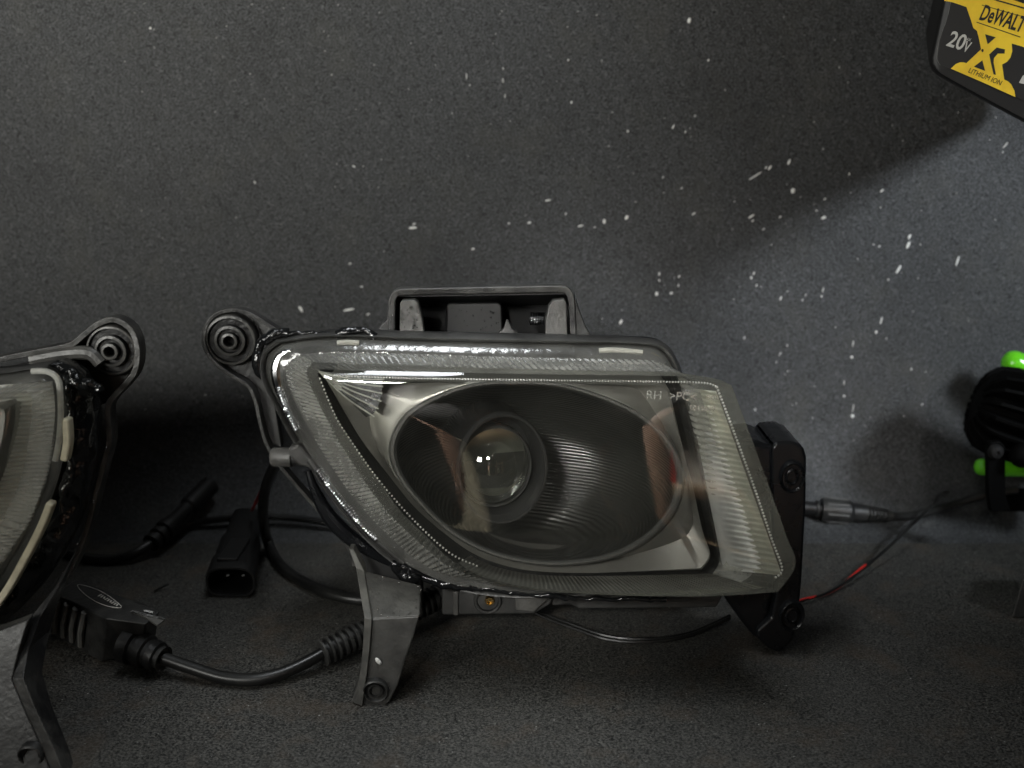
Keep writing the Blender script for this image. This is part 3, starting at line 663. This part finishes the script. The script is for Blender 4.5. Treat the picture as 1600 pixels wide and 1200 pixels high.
rb = [(128,840,3.8),(122,880,3.2),(108,925,2.2),(92,975,1.4),(78,1020,1.0)]
lf = [(72,930,2.0),(42,965,1.4),(30,1010,.9),(18,1062,.6),(40,1112,.6),(66,1168,.6),(80,1205,.6)]
rf = [(100,900,2.2),(68,965,1.4),(64,1010,.9),(37,1062,.55),(58,1112,.55),(84,1160,.55),(96,1205,.55)]
og = [(126,845,2.8),(96,965,1.8),(62,1062,1.2),(82,1112,1.2),(104,1160,1.2),(112,1205,1.2)]
a_ = [P2(*q) for q in ((72,935,1.9),(45,968,1.4),(30,1015,.9),(19,1062,.3),(40,1112,0),(64,1165,-.35),(84,1215,-.6))]
b_ = [P2(*q) for q in ((98,905,2.1),(62,966,1.4),(44,1015,.9),(36,1060,.2),(57,1112,-.1),(82,1165,-.45),(102,1215,-.7))]
c_ = [P2(*q) for q in ((124,850,3.0),(98,920,2.4),(78,985,2.0),(66,1050,1.1),(82,1105,.8),(106,1165,.35),(122,1215,0))]
MB().loft([[p, q, r, p + V((0, 1.2, 0))] for p, q, r in zip(a_, b_, c_)], cap0=True, cap1=True).build('leg_rim', M['grey'], lamp2, bevel=.03, ang=25)
MB().prism([P2(x, y, .9 - 1.4*max(0, y - 968)/230) for x, y in ((45,968),(30,1015),(19,1062),(40,1112),(64,1165),(82,1215),(-60,1225),(-90,1150),(-80,1000),(0,985))], (0, .4, .05)).build('leg_foot', M['plastic'], lamp2, bevel=.05)
fb = P2(48, 1180, -.45)
MB().lathe([(.40, .2), (.40, -.06), (.36, -.10), (.31, -.06), (.29, .0), (.22, .02), (.2, .12), (.01, .12)], fb, (0, 1, .12), 40).build('foot_boss', M['plastic'], lamp2, ang=40)
mb = MB()
for x, y in ((151,768),(146,784),(125,842),(121,850),(117,860),(99,893),(93,905),(166,700)):
    mb.ball(P2(x, y, 4.1), .055, (8, 6))
mb.build('water_drop', M['water'], lamp2, kind='stuff')

# ------------------------------------------------------------------ ballast box with its cable
bal = thing('lamp_ballast', G(165, 1000), 'black finned lamp ballast box lying beside the left lamp leg with a cable running right', 'ballast')
HB = 2.2
tl = [G(112, 905, HB), G(252, 962, HB), G(222, 990, HB), G(82, 930, HB)]      # top face, back edge first
b0 = [G(84, 928, HB), G(165, 966, HB), G(228, 975, HB), G(250, 955, HB), G(120, 903, HB)]
base = [V((p.x, p.y, .05)) for p in b0]
f1 = G(158, 1035, .05); base[1] = f1; base[0] = G(78, 990, .05); base[2] = G(222, 1022, .05); base[3] = base[2] + (b0[3] - b0[2]); base[3].z = .05; base[4] = base[0] + (b0[4]-b0[0]); base[4].z = .05
MB().loft([base, b0], cap0=True, cap1=True).build('case', M['plastic'], bal, bevel=.08, seg=3)
for k in range(4):
    f = .12 + k*.17
    p0 = base[0].lerp(base[1], f); p1 = b0[0].lerp(b0[1], f)
    nrm = V((-(base[1]-base[0]).y*-1, -(base[1]-base[0]).x, 0)).normalized()
    nrm = (base[1]-base[0]).cross(V((0,0,1))).normalized()
    MB().tube([p0.lerp(p1, .15) + nrm*.05, p0.lerp(p1, .5) + nrm*.12, p0.lerp(p1, .93) + nrm*.04], .12, 8).build('fin', M['grey'], bal)
# lid lip with bright edges
e0, e1 = G(206, 955, HB + .08), G(258, 968, HB + .08)
MB().tube([e0, e1], .05, 6).build('lid_edge', M['chrome'], bal)
MB().tube([G(226, 954, HB + .1), G(240, 957, HB + .1)], .05, 6).build('lid_edge', M['chrome'], bal)
MB().prism([G(206, 957, HB), G(258, 970, HB), G(246, 979, HB), G(226, 966, HB)], (0, 0, .06)).build('lid_tab', M['grey'], bal)
# printed oval and small lettering on the top
loop = [G(q.x, q.y, HB + .02) for q in cr([(121,914,0),(140,917,0),(165,928,0),(190,948,0),(172,948,0),(150,940,0),(132,928,0)], 60, closed=True)]
MB().tube(loop + loop[:1], .013, 5).build('printed_oval', M['white'], bal)
mb = MB()
for k in range(9):
    p = G(156 + 3.4*k, 930 + 1.9*k, HB + .02); mb.box(p, (.06, .16, .01), Matrix.Rotation(-.5 + (k % 3)*.3, 3, 'Z'))
mb.build('printed_marks', M['white'], bal)
# strain relief + cable + corrugated sleeve
s0 = G(205, 1008, 1.0); s1 = G(252, 1028, .75)
dirn = (s1 - s0).normalized()
MB().lathe([(.72, -.2), (.70, .2), (.55, .25), (.55, .42), (.64, .45), (.62, .75), (.5, .8), (.5, .95), (.57, 1.0), (.54, 1.25), (.42, 1.3), (.42, 1.45), (.47, 1.5), (.4, (s1-s0).length)], s0, dirn, 28, caps=True).build('strain_relief', M['plastic'], bal, ang=30)
path = [s1 - dirn*.3, G(300, 1044, .5), G(350, 1059, .3), G(395, 1062, .3), G(440, 1052, .4), G(480, 1034, .6), G(508, 1018, .8)]
MB().tube(cr(path, 60), .235, 14).build('cable', M['cable'], bal)
e0, e1 = G(502, 1021, .75), G(700, 925, 1.6)
n_ = 150
MB().tube([e0.lerp(e1, i/n_) for i in range(n_ + 1)], .46, 16, True, lambda u: 1.0 + .13*(1 if math.sin(u*2*math.pi*21) > 0 else -1)).build('corrugated_sleeve', M['plastic'], bal, ang=25)

# ------------------------------------------------------------------ other cords and connectors
def cord(name, pts, r, m, label, cat='cable', group=None, n=60):
    o_ = MB().tube(cr(pts, n), r, 12).build(name, m); return tag(o_, label, cat, group)
cord('power_cable', [W(432, 722, 38), W(416, 760, 40.5), W(411, 800, 41.5), G(418, 845, .5), G(440, 885, .25), G(480, 912, .25), G(530, 932, .25), G(580, 938, .25), G(640, 930, .3)], .24, M['cable'], 'thick black cable curving down behind the middle lamp to its leg')
cord('thin_cable', [G(250, 850, .2), G(290, 822, .3), G(350, 811, .5), G(430, 808, .5), G(500, 815, .45), G(560, 826, .3), G(640, 840, .2)], .17, M['cable'], 'thin black cable lying straight along the foot of the wall', n=50)
MB_ = MB().tube(cr([W(428, 724, 38.4), W(415, 752, 40), W(402, 780, 42), W(394, 797, 44)], 20), .07, 8).build('red_wire', M['red']); tag(MB_, 'short red wire hanging beside the thick cable at the left of the middle lamp', 'wire')
plg = thing('barrel_plug', G(240, 850), 'black barrel plug on a cable between the two lamps, leaning up against the wall', 'plug')
MB().tube(cr([G(95, 858, .3), G(135, 872, .25), G(180, 874, .25), G(215, 862, .5), G(243, 843, .8)], 40), .25, 12).build('cable', M['cable'], plg)
a0, a1 = G(236, 849, .75), W(330, 757, 47.5)
ln = (a1 - a0).length; kk = ln/9
MB().lathe([(.25, 0), (.44, .02), (.44, .3), (.33, .32), (.33, .5), (.46, .52), (.46, .8), (.34, .82), (.34, 1.0), (.48, 1.02), (.48, 1.35), (.42, 1.4), (.42, 2.8*kk), (.36, 3.2*kk), (.36, 5.2*kk), (.46, 5.4*kk), (.5, 5.9*kk), (.5, 8.8*kk), (.3, ln)], a0, a1 - a0, 28, caps=True).build('plug_body', M['dark'], plg, ang=30)

con = thing('connector_shell', G(363, 915), 'dark oval connector shell lying open-ended on the bench between the lamps', 'connector')
def oval(c, wx, hz, n=36): 
    out = []
    for i in range(n):
        a = 2*math.pi*i/n; ca, sa = math.cos(a), math.sin(a)
        out.append(c + V((wx*math.copysign(abs(ca)**.6, ca), 0, hz*math.copysign(abs(sa)**.8, sa))))
    return out
f0 = G(362, 934, 0); f0.z = .72; bk = G(388, 830, 0); bk.z = .8
dd = bk - f0
R0 = [oval(f0 + dd*k, wx, hz) for k, wx, hz in ((.35, .8, .5), (.02, .95, .58), (0, .98, .62), (.0, 1.06, .70), (.02, 1.09, .72), (.22, 1.07, .72), (.23, .98, .68), (.55, .95, .68), (.56, .85, .62), (1.0, .75, .58))]
MB().loft(R0, cap0=True, cap1=True).build('shell', M['dark'], con, ang=35)
for x in (356, 380):
    MB().ball(G(x, 899, 1.42), .07, (8, 6), (1, 1.2, .5)).build('latch_nub', M['grey'], con)
MB().box(f0 + dd*.25 + V((0, 0, .75)), (.9, 2.2, .16)).build('latch', M['dark'], con, bevel=.05)

# right side cable joint
jn = thing('cable_joint', G(1330, 812), 'black inline cable joint lying right of the middle lamp bracket', 'connector')
j0, j1 = G(1240, 792, .55), G(1395, 806, .5); jd = j1 - j0; L_ = jd.length
MB().lathe([(.36, 0), (.36, .22*L_), (.44, .23*L_), (.44, .245*L_), (.36, .25*L_), (.36, .27*L_), (.58, .28*L_), (.62, .32*L_), (.6, .56*L_), (.46, .6*L_), (.44, .72*L_)] + [q for i in range(6) for q in ((.44 - .02*i, (.735+.035*i)*L_), (.33 - .015*i, (.74+.035*i)*L_), (.33 - .015*i, (.755+.035*i)*L_), (.43 - .02*i, (.76+.035*i)*L_))] + [(.2, L_)], j0, jd, 32, caps=True).build('joint_body', M['plastic'], jn, ang=30)
for k in range(7):
    a = 2*math.pi*k/7; u = V((0, 0, 1)); s_ = jd.normalized().cross(u).normalized(); off = s_*math.cos(a)*.6 + u*math.sin(a)*.6
    MB().tube([j0 + jd*.33 + off, j0 + jd*.54 + off], .06, 6).build('grip_rib', M['plastic'], jn)
MB().tube(cr([j1 - jd*.05, G(1420, 806, .35), G(1460, 797, .4), G(1500, 785, .6), G(1545, 772, 1.2), G(1590, 765, 1.6)], 40), .2, 10).build('cable', M['cable'], jn)

tw = thing('twin_wire', G(1350, 890), 'thin red and black wire pair rising from the right bracket toward the work light', 'wire')
pb = cr([G(1225, 950, .15), G(1258, 938, .12), G(1290, 928, .12), G(1330, 903, .2), G(1380, 862, .5), G(1430, 815, .9), G(1458, 788, 1.4), G(1468, 772, 2.0), G(1480, 770, 1.6)], 80)
MB().tube([p + V((.06, 0, .05)) for p in pb], .065, 8).build('black_wire', M['cable'], tw)
sp2 = [p + V((-.05, -.05, .03 + .05*math.sin(i*.25))) for i, p in enumerate(pb)]
MB().tube(sp2[:34], .065, 8).build('red_wire', M['red'], tw)
MB().tube(sp2[33:], .065, 8).build('wire_sleeve', M['cable'], tw)

dw = thing('speaker_wire', G(960, 1000), 'thin twin black wire looping over the bench under the middle lamp lens', 'wire')
for k in (0, 1):
    pts = [G(815, 940 + k*2, .5), G(845, 957 + k*5, .15), G(900, 978 + k*5, .1), G(955, 995 + k*5, .1), G(1020, 998 + k*4, .1), G(1080, 988 + k*4, .1), G(1140, 962 + k*4, .3)]
    MB().tube(cr(pts, 50), .075, 8).build('strand', M['cable'], dw)

# ------------------------------------------------------------------ work light with fins, bolt and bracket
pod = thing('work_light', G(1590, 800), 'black finned work light at the right edge on a bolted bracket', 'work light')
pcx = W(1606, 655, 44.0); pax = V((1, -.25, -.28)).normalized()
MB().lathe([(.01, -2.45), (.9, -2.4), (1.3, -2.0), (1.35, 2.5), (1.9, 2.6), (2.1, 3.2), (2.1, 4.2), (1.9, 4.3), (.01, 4.3)], pcx, pax, 40).build('light_body', M['pod'], pod, ang=35)
u0 = pax.cross(V((0, 0, 1))).normalized(); v0 = u0.cross(pax)
for k in range(18):
    a = 2*math.pi*k/18; d_ = u0*math.cos(a) + v0*math.sin(a)
    tq = pax.cross(d_)*.09
    o_ = [pcx + pax*x + d_*r for x, r in ((-2.5, .9), (-2.35, 1.5), (-1.9, 2.0), (-1.2, 2.15), (2.7, 2.2), (2.7, 1.2), (-2.2, .8))]
    MB().prism([p - tq for p in o_], tq*2).build('heat_fin', M['pod'], pod, bevel=.03)
bp_ = W(1556, 706, 41.8)
MB().prism([W(x, y, 41.9) for x, y in ((1543,702),(1548,692),(1564,690),(1571,698),(1572,775),(1580,800),(1548,800),(1544,770))], (0, .35, 0)).build('mount_bracket', M['pod'], pod, bevel=.06)
MB().prism([G(1546, 800, .02), G(1640, 800, .02), G(1640, 770, .02), G(1546, 770, .02)], (0, 0, .3)).build('mount_foot', M['pod'], pod, bevel=.06)
MB().lathe([(.34, .1), (.34, -.05), (.25, -.18), (.1, -.2), (.08, -.12), (.01, -.12)], bp_, (0, 1, 0), 24).build('bolt', M['dark'], pod, ang=35)
MB().ball(W(1597, 712, 41.6), .55, (16, 10)).build('wing_knob', M['pod'], pod)

pl = thing('pliers', W(1600, 735, 47), 'bright green rounded handle ends poking out behind the black work light', 'pliers')
MB().tube(cr([W(1566, 560, 47.2), W(1590, 570, 47.1), W(1640, 600, 46.6), W(1720, 660, 46)], 40), .62, 18, True, lambda u: min(1, math.sqrt(max(.0, 1 - (1 - min(1, u/.13))**2)) + .02)).build('handle', M['green'], pl)
MB().tube(cr([W(1522, 728, 46), W(1560, 731, 46), W(1640, 728, 46), W(1720, 690, 46)], 60), .42, 18, True, lambda u: min(1, math.sqrt(max(.0, 1 - (1 - min(1, u/.07))**2)) + .02)).build('handle', M['green'], pl)
MB().ball(W(1715, 672, 46), .9, (16, 10), (1, .5, 1.3)).build('pivot', M['chrome'], pl)

bx_ = [G(1580, 966), G(1660, 966), G(1660, 935), G(1592, 935)]
o_ = MB().loft([bx_, [p + V((.25, 0, 2.0)) for p in bx_]], cap0=True, cap1=True).build('dark_block', M['plastic'], bevel=.1); tag(o_, 'plain dark block at the lower right edge of the bench', 'block')

def roundrect(x0, z0, x1, z1, r, n=6):
    out = []
    for cx_, cz_, a0_ in ((x1-r, z1-r, 0), (x0+r, z1-r, 90), (x0+r, z0+r, 180), (x1-r, z0+r, 270)):
        for i in range(n + 1):
            a = math.radians(a0_ + 90*i/n); out.append((cx_ + r*math.cos(a), cz_ + r*math.sin(a)))
    return out
# ------------------------------------------------------------------ cordless tool with its battery, upper right
drill = thing('cordless_drill', W(1560, 60, 44), 'yellow and black cordless tool battery hanging into the upper right corner', 'power tool')
BO = W(1454, 104, 38.0); roll = math.radians(19)
bx = V((math.cos(roll), -.30, -math.sin(roll))).normalized(); by = V((.30, 1, 0)); by = (by - bx*by.dot(bx)).normalized(); bz = bx.cross(by)
def LP(px, py, y=0.0):                   # picture point on the battery's face, y cm behind it
    d = ray(px, py); o = BO + by*y; return C0 + d * ((o - C0).dot(by) / d.dot(by))
def Z(zx, zy, y=0.0): return LP(1430 + zx/6, zy/6, y)
outer = cr([(1478,-30,0),(1473,-2,0),(1463,45,0),(1455,82,0),(1453,98,0),(1460,112,0),(1480,125,0),(1540,158,0),(1600,190,0),(1640,211,0),(1680,230,0),(1694,226,0),(1702,205,0),(1716,140,0),(1722,80,0),(1710,50,0),(1640,10,0),(1520,-30,0),(1490,-38,0)], 90, closed=True)
oc = sum((LP(q.x, q.y) for q in outer), V()) / 90
def bo(f, y): return [oc + (LP(q.x, q.y) - oc)*f + by*y for q in outer]
MB().loft([bo(.955, -.12), bo(.98, -.06), bo(.995, .12), bo(1, .35), [p + bz*1.9 for p in bo(1, 11.3)], [p + bz*1.9 for p in bo(.97, 11.5)]], cap0=True, cap1=True).build('battery', M['dark'], drill, ang=40)
ln_ = [Z(x, y, -.1) for x, y in ((335,10),(300,170),(228,372),(205,500),(206,560),(235,612))]
MB().tube(cr(ln_, 30), .025, 6).build('face_ridge', M['grey'], drill)
def lab(pts, y, name, m): return MB().prism([Z(a, b, y) for a, b in pts], by*.008).build(name, m, drill, smooth=False)
face = [(340,12),(300,180),(232,372),(210,540),(238,606),(330,645),(940,905),(1400,1110),(1540,1150),(1620,800),(1660,420),(1400,160),(900,0),(600,-100),(360,-100)]
lab(face, -.15, 'battery_face', M['blackprint'])
yel = [(290,-30),(270,8),(345,20),(480,65),(520,180),(545,262),(580,290),(602,380),(618,462),(480,592),(452,584),(420,584),(380,600),(335,643),(640,775),(940,910),(930,850),(900,790),(870,762),(835,745),(815,605),(860,580),(893,540),(910,480),(905,408),(1000,435),(1300,560),(1420,250),(1100,60),(800,-40),(500,-60)]
lab(yel, -.158, 'yellow_label', M['yellow'])
for pts in ([(655,320),(755,350),(680,415)], [(630,565),(550,625),(655,665)], [(765,445),(842,463),(838,502),(775,502),(738,545),(735,585),(757,702),(735,698),(712,600),(694,510)], [(618,470),(628,458),(642,465),(638,485),(626,490)],
            [(625,44),(1300,235),(1300,242),(625,51)], [(575,203),(985,342),(985,352),(575,211)], [(740,-12),(1300,150),(1300,165),(740,2)]):
    lab(pts, -.166, 'label_mark', M['blackprint'])
lab([(973,775),(1010,708),(1040,700),(1060,800)], -.158, 'label_mark', M['white'])
def ztext(body, h, p0, p1, m, name, bold=0.0, fit=True):
    a, b = Z(*p0, -.168), Z(*p1, -.168); r = b - a
    up = Z(p0[0] - (p1[1]-p0[1])*-.25 - 0, p0[1] - 100, -.225) - a; up = bz
    cu = bpy.data.curves.new('t', 'FONT'); cu.body = body; cu.size = 1; ob = bpy.data.objects.new('t', cu); COL.objects.link(ob); bpy.context.view_layer.update(); wd = ob.dimensions.x; bpy.data.objects.remove(ob)
    sz = h / .69; text(body, sz, a, r, bz, name, m, drill, .004, bold, r.length / (wd*sz))
ztext('DeWALT', .50, (592,178), (985,298), M['blackprint'], 'brand_print', .018)
ztext('20', .52, (285,422), (430,470), M['white'], 'voltage_print', .012)
ztext('V', .36, (440,478), (490,494), M['white'], 'voltage_print', .008)
ztext('MAX', .10, (455,372), (515,388), M['white'], 'voltage_print', .0)
ztext('LITHIUM ION', .17, (492,676), (792,800), M['blackprint'], 'chemistry_print', .0)
# tool foot, grip and motor body above the frame
top = [Z(x, y) for x, y in ((300,-40), (700,-160), (1500,180), (1900,420))]
tc_ = Z(1100, 20)
MB().loft([[tc_ + bx*(sx_*2.7*f) + by*(2.5 + sy_*5.0*f) + bz*h for sx_, sy_ in ((-1,-.5),(1,-.5),(1,1.2),(-1,1.2))] for f, h in ((1, .6), (1, 2.0), (.8, 2.8), (.5, 3.3))], cap0=True, cap1=True).build('tool_foot', M['yellow'], drill, bevel=.3, seg=3)
gc = tc_ + by*4.0
MB().loft([[gc + bz*h + bx*(rx*math.cos(a)) + by*(ry*math.sin(a)) for a in [2*math.pi*i/20 for i in range(20)]] for h, rx, ry in ((2.8,1.7,2.3),(6,1.6,2.2),(10,1.7,2.4),(13,2.2,3.2))], cap0=True, cap1=True).build('grip', M['plastic'], drill)
mbc = gc + bz*15.5
MB().lathe([(.01,-5),(2.2,-4.8),(2.8,-4),(3.0,0),(3.0,5),(2.4,6.5),(1.8,8),(1.5,10.5),(.8,11),(.01,11)], mbc, -bx, 28).build('motor_body', M['yellow'], drill, ang=40)
# a small stray shred and leaf on the bench
o_ = MB().tube([G(240, 924, .08), G(252, 918, .15), G(263, 913, .2)], .04, 6).build('bristle', M['cable']); tag(o_, 'tiny dark bristle lying on the bench between the lamps', 'debris')

# ------------------------------------------------------------------ the photographer and the shelf mirrored in the lens
M['skin'] = mat('skin', (.21, .115, .068), .5, bump=.2, bscale=150, nscale=20, col2=(.16, .085, .05))
M['shirt'] = mat('black_shirt', (.012, .012, .013), .85, bump=.4, bscale=300)
M['hair'] = mat('dark_hair', (.02, .015, .012), .6)
def skinned(name, verts, edges, radii, m, parent=None, root=0, lv=2):
    me = bpy.data.meshes.new(name); rl = parent.location if parent else V()
    me.from_pydata([tuple(V(v)*CM - rl) for v in verts], edges, []); me.materials.append(m)
    o = bpy.data.objects.new(name, me); COL.objects.link(o); o.parent = parent
    md = o.modifiers.new('skin', 'SKIN'); md.use_smooth_shade = True
    for i, r in enumerate(radii):
        sv = me.skin_vertices[0].data[i]; r = r if isinstance(r, tuple) else (r, r); sv.radius = (r[0]*CM, r[1]*CM); sv.use_root = (i == root)
    sb = o.modifiers.new('sub', 'SUBSURF'); sb.levels = sb.render_levels = lv
    return o
per = thing('person', (6, -52, -70), 'person in a black shirt holding up a phone behind the camera', 'person')
vs = [(6,-52,-20),(6,-52,0),(6,-52,20),(6,-50,29),(6,-49,37),(6,-47,45),(6,-46,53)]; rd = [(14,10),(13,9.5),(15,10),(10,8),(5,5),(7.5,8),(6.5,7)]
ed = [(i, i+1) for i in range(6)]
def addv(p, r, frm):
    vs.append(p); rd.append(r); ed.append((frm, len(vs)-1)); return len(vs)-1
for sx, hx, ex in ((-1, -11.5, -13), (1, 10.5, 12)):
    sh = addv((6 + sx*17, -49, 27), 5.2, 3); el = addv((ex + sx*1.5, -22, -10), 3.9, sh)
    f1 = addv((ex, -15, -3), 3.7, el); f2 = addv((hx, -8.5, 6), 2.6, f1); wr = addv((hx, -5.5, 10.5), (2.4, 1.7), f2); pm = addv((hx - sx*.6, -3.6, 15), (3.2, 1.5), wr)
    for k in range(4):
        b0 = addv((hx - sx*(.4) , -3.0 , 17 + k*1.6 - .5), .95, pm); b1 = addv((hx - sx*(1.8 - .2*k), -2.6, 18.2 + k*1.5), .85, b0); addv((hx - sx*(3.4 - .4*abs(k - 1)), -3.0, 18.6 + k*1.4), .7, b1)
    t0 = addv((hx - sx*1.8, -4.2, 15.2), 1.1, pm); addv((hx - sx*3.6, -3.9, 16.3), .85, t0)
skinned('body', vs, ed, rd, M['skin'], per)
skinned('shirt', [(6,-52,-24),(6,-52,0),(6,-52,20),(6,-50,29),(-11,-49,28),(-10,-38,14),(23,-49,28),(20,-38,14)], [(0,1),(1,2),(2,3),(3,4),(4,5),(3,6),(6,7)], [(15,11),(14,10.5),(16,11),(11,9),6.5,6,6.5,6], M['shirt'], per)
MB().ball((6,-48,52), 1, (18, 12), (8.2, 9.2, 9)).build('hair', M['hair'], per)
ph = thing('phone', (1.2, -2.2, 19), 'dark phone held level in both hands of the person', 'phone')
MB().loft([[V((1.2 + x, y, 17.2 + z)) for x, z in roundrect(-7.6, -i, 7.6, 7.2 + i, 1)] for i, y in ((-.1, -1.5), (0, -1.6), (0, -2.2), (-.1, -2.3))], cap0=True, cap1=True).build('phone_body', M['dark'], ph)
M['wood'] = mat('shelf_board', (.20, .14, .08), .6, nscale=40, col2=(.14, .09, .05))
M['orange'] = mat('orange_plastic', (.75, .09, .02), .4); M['paper'] = mat('white_carton', (.7, .68, .62), .7); M['blue'] = mat('blue_plastic', (.03, .05, .25), .4); M['creamp'] = mat('cream_paint', (.34, .31, .22), .5)
shf = thing('storage_shelf', (45, -80, -60), 'wooden workshop shelf behind the person', 'shelf')
for z in (-17, -2.5, 13, 30): MB().box((46, -80, z), (64, 22, 1.6)).build('board', M['wood'], shf, bevel=.1)
for x in (14, 78): MB().box((x, -80, 0), (2, 22, 90)).build('upright', M['wood'], shf, bevel=.1)
def carton(name, x, z, sx_, sz_, m, m2, label, cat):
    t = thing(name, (x, -76, z), label, cat)
    MB().box((x, -76, z + sz_*.4), (sx_, 10, sz_*.8)).build('body', M[m], t, bevel=.3)
    MB().box((x, -76, z + sz_*.9), (sx_*1.04, 10.5, sz_*.2 - .02)).build('lid', M[m2], t, bevel=.2)
carton('storage_box', 23.5, -1.7, 5, 9, 'orange', 'paper', 'orange box with white lid on the workshop shelf', 'box')
carton('storage_box', 30, -1.7, 4, 10, 'red', 'paper', 'red box with white lid on the workshop shelf', 'box')
carton('storage_box', 38, -1.7, 9, 8, 'paper', 'creamp', 'wide white carton on the workshop shelf', 'carton')
carton('storage_box', 21, -16.2, 4.5, 12, 'paper', 'yellow', 'white box with yellow lid on the lower workshop shelf', 'box')
carton('storage_box', 27.5, -16.2, 6, 5, 'blue', 'yellow', 'blue box with yellow lid on the lower workshop shelf', 'box')
carton('storage_box', 40, -16.2, 10, 9, 'creamp', 'paper', 'cream box on the lower workshop shelf', 'box')
cab = thing('door_post', (-21, -85, -80), 'cream painted door post behind the person', 'post')
MB().box((-21, -85, -39), (13, 12, 74)).build('post', M['creamp'], cab, bevel=.4)
MB().box((-21, -85, -1.2), (14.5, 13.5, 1.5)).build('post_cap', M['creamp'], cab, bevel=.2)

# ------------------------------------------------------------------ pieces of parts go one level deeper
def base(o): return o.name.split('.')[0]
def nest(t, child, parent_name):
    kids = [o for o in t.children]
    ps = [o for o in kids if base(o) == parent_name]
    for c in [o for o in kids if base(o) == child]:
        def mid_(o):
            q = [v.co for v in o.data.vertices]; return sum(q, V()) / len(q)
        c.parent = min(ps, key=lambda p: (mid_(p) - mid_(c)).length)
for t in (lamp, lamp2):
    for c, p in (('bolt_hole', 'mounting_boss'), ('foot_hole', 'foot_boss'), ('bracket_hole', 'bracket_boss'), ('adjusting_screw', 'screw_housing'), ('screw_collar', 'screw_housing'),
                 ('projector_ring', 'projector_shroud'), ('projector_lens', 'projector_shroud'), ('projector_reflector', 'projector_shroud'), ('cutoff_shield', 'projector_shroud'),
                 ('moulded_letters', 'front_lens'), ('moulded_number', 'front_lens'), ('moulded_mark', 'front_lens'), ('prong', 'bracket_frame'), ('gusset', 'bracket_frame'), ('flange_bead', 'lens_flange'), ('worn_patch', 'lens_flange')):
        if any(base(o) == p for o in t.children): nest(t, c, p)
for c in ('fin', 'lid_edge', 'lid_tab', 'printed_oval', 'printed_marks'): nest(bal, c, 'case')
nest(pod, 'heat_fin', 'light_body'); nest(pod, 'bolt', 'mount_bracket'); nest(jn, 'grip_rib', 'joint_body'); nest(con, 'latch_nub', 'shell')
for c in ('face_ridge', 'battery_face', 'yellow_label', 'label_mark', 'brand_print', 'voltage_print', 'chemistry_print'): nest(drill, c, 'battery')
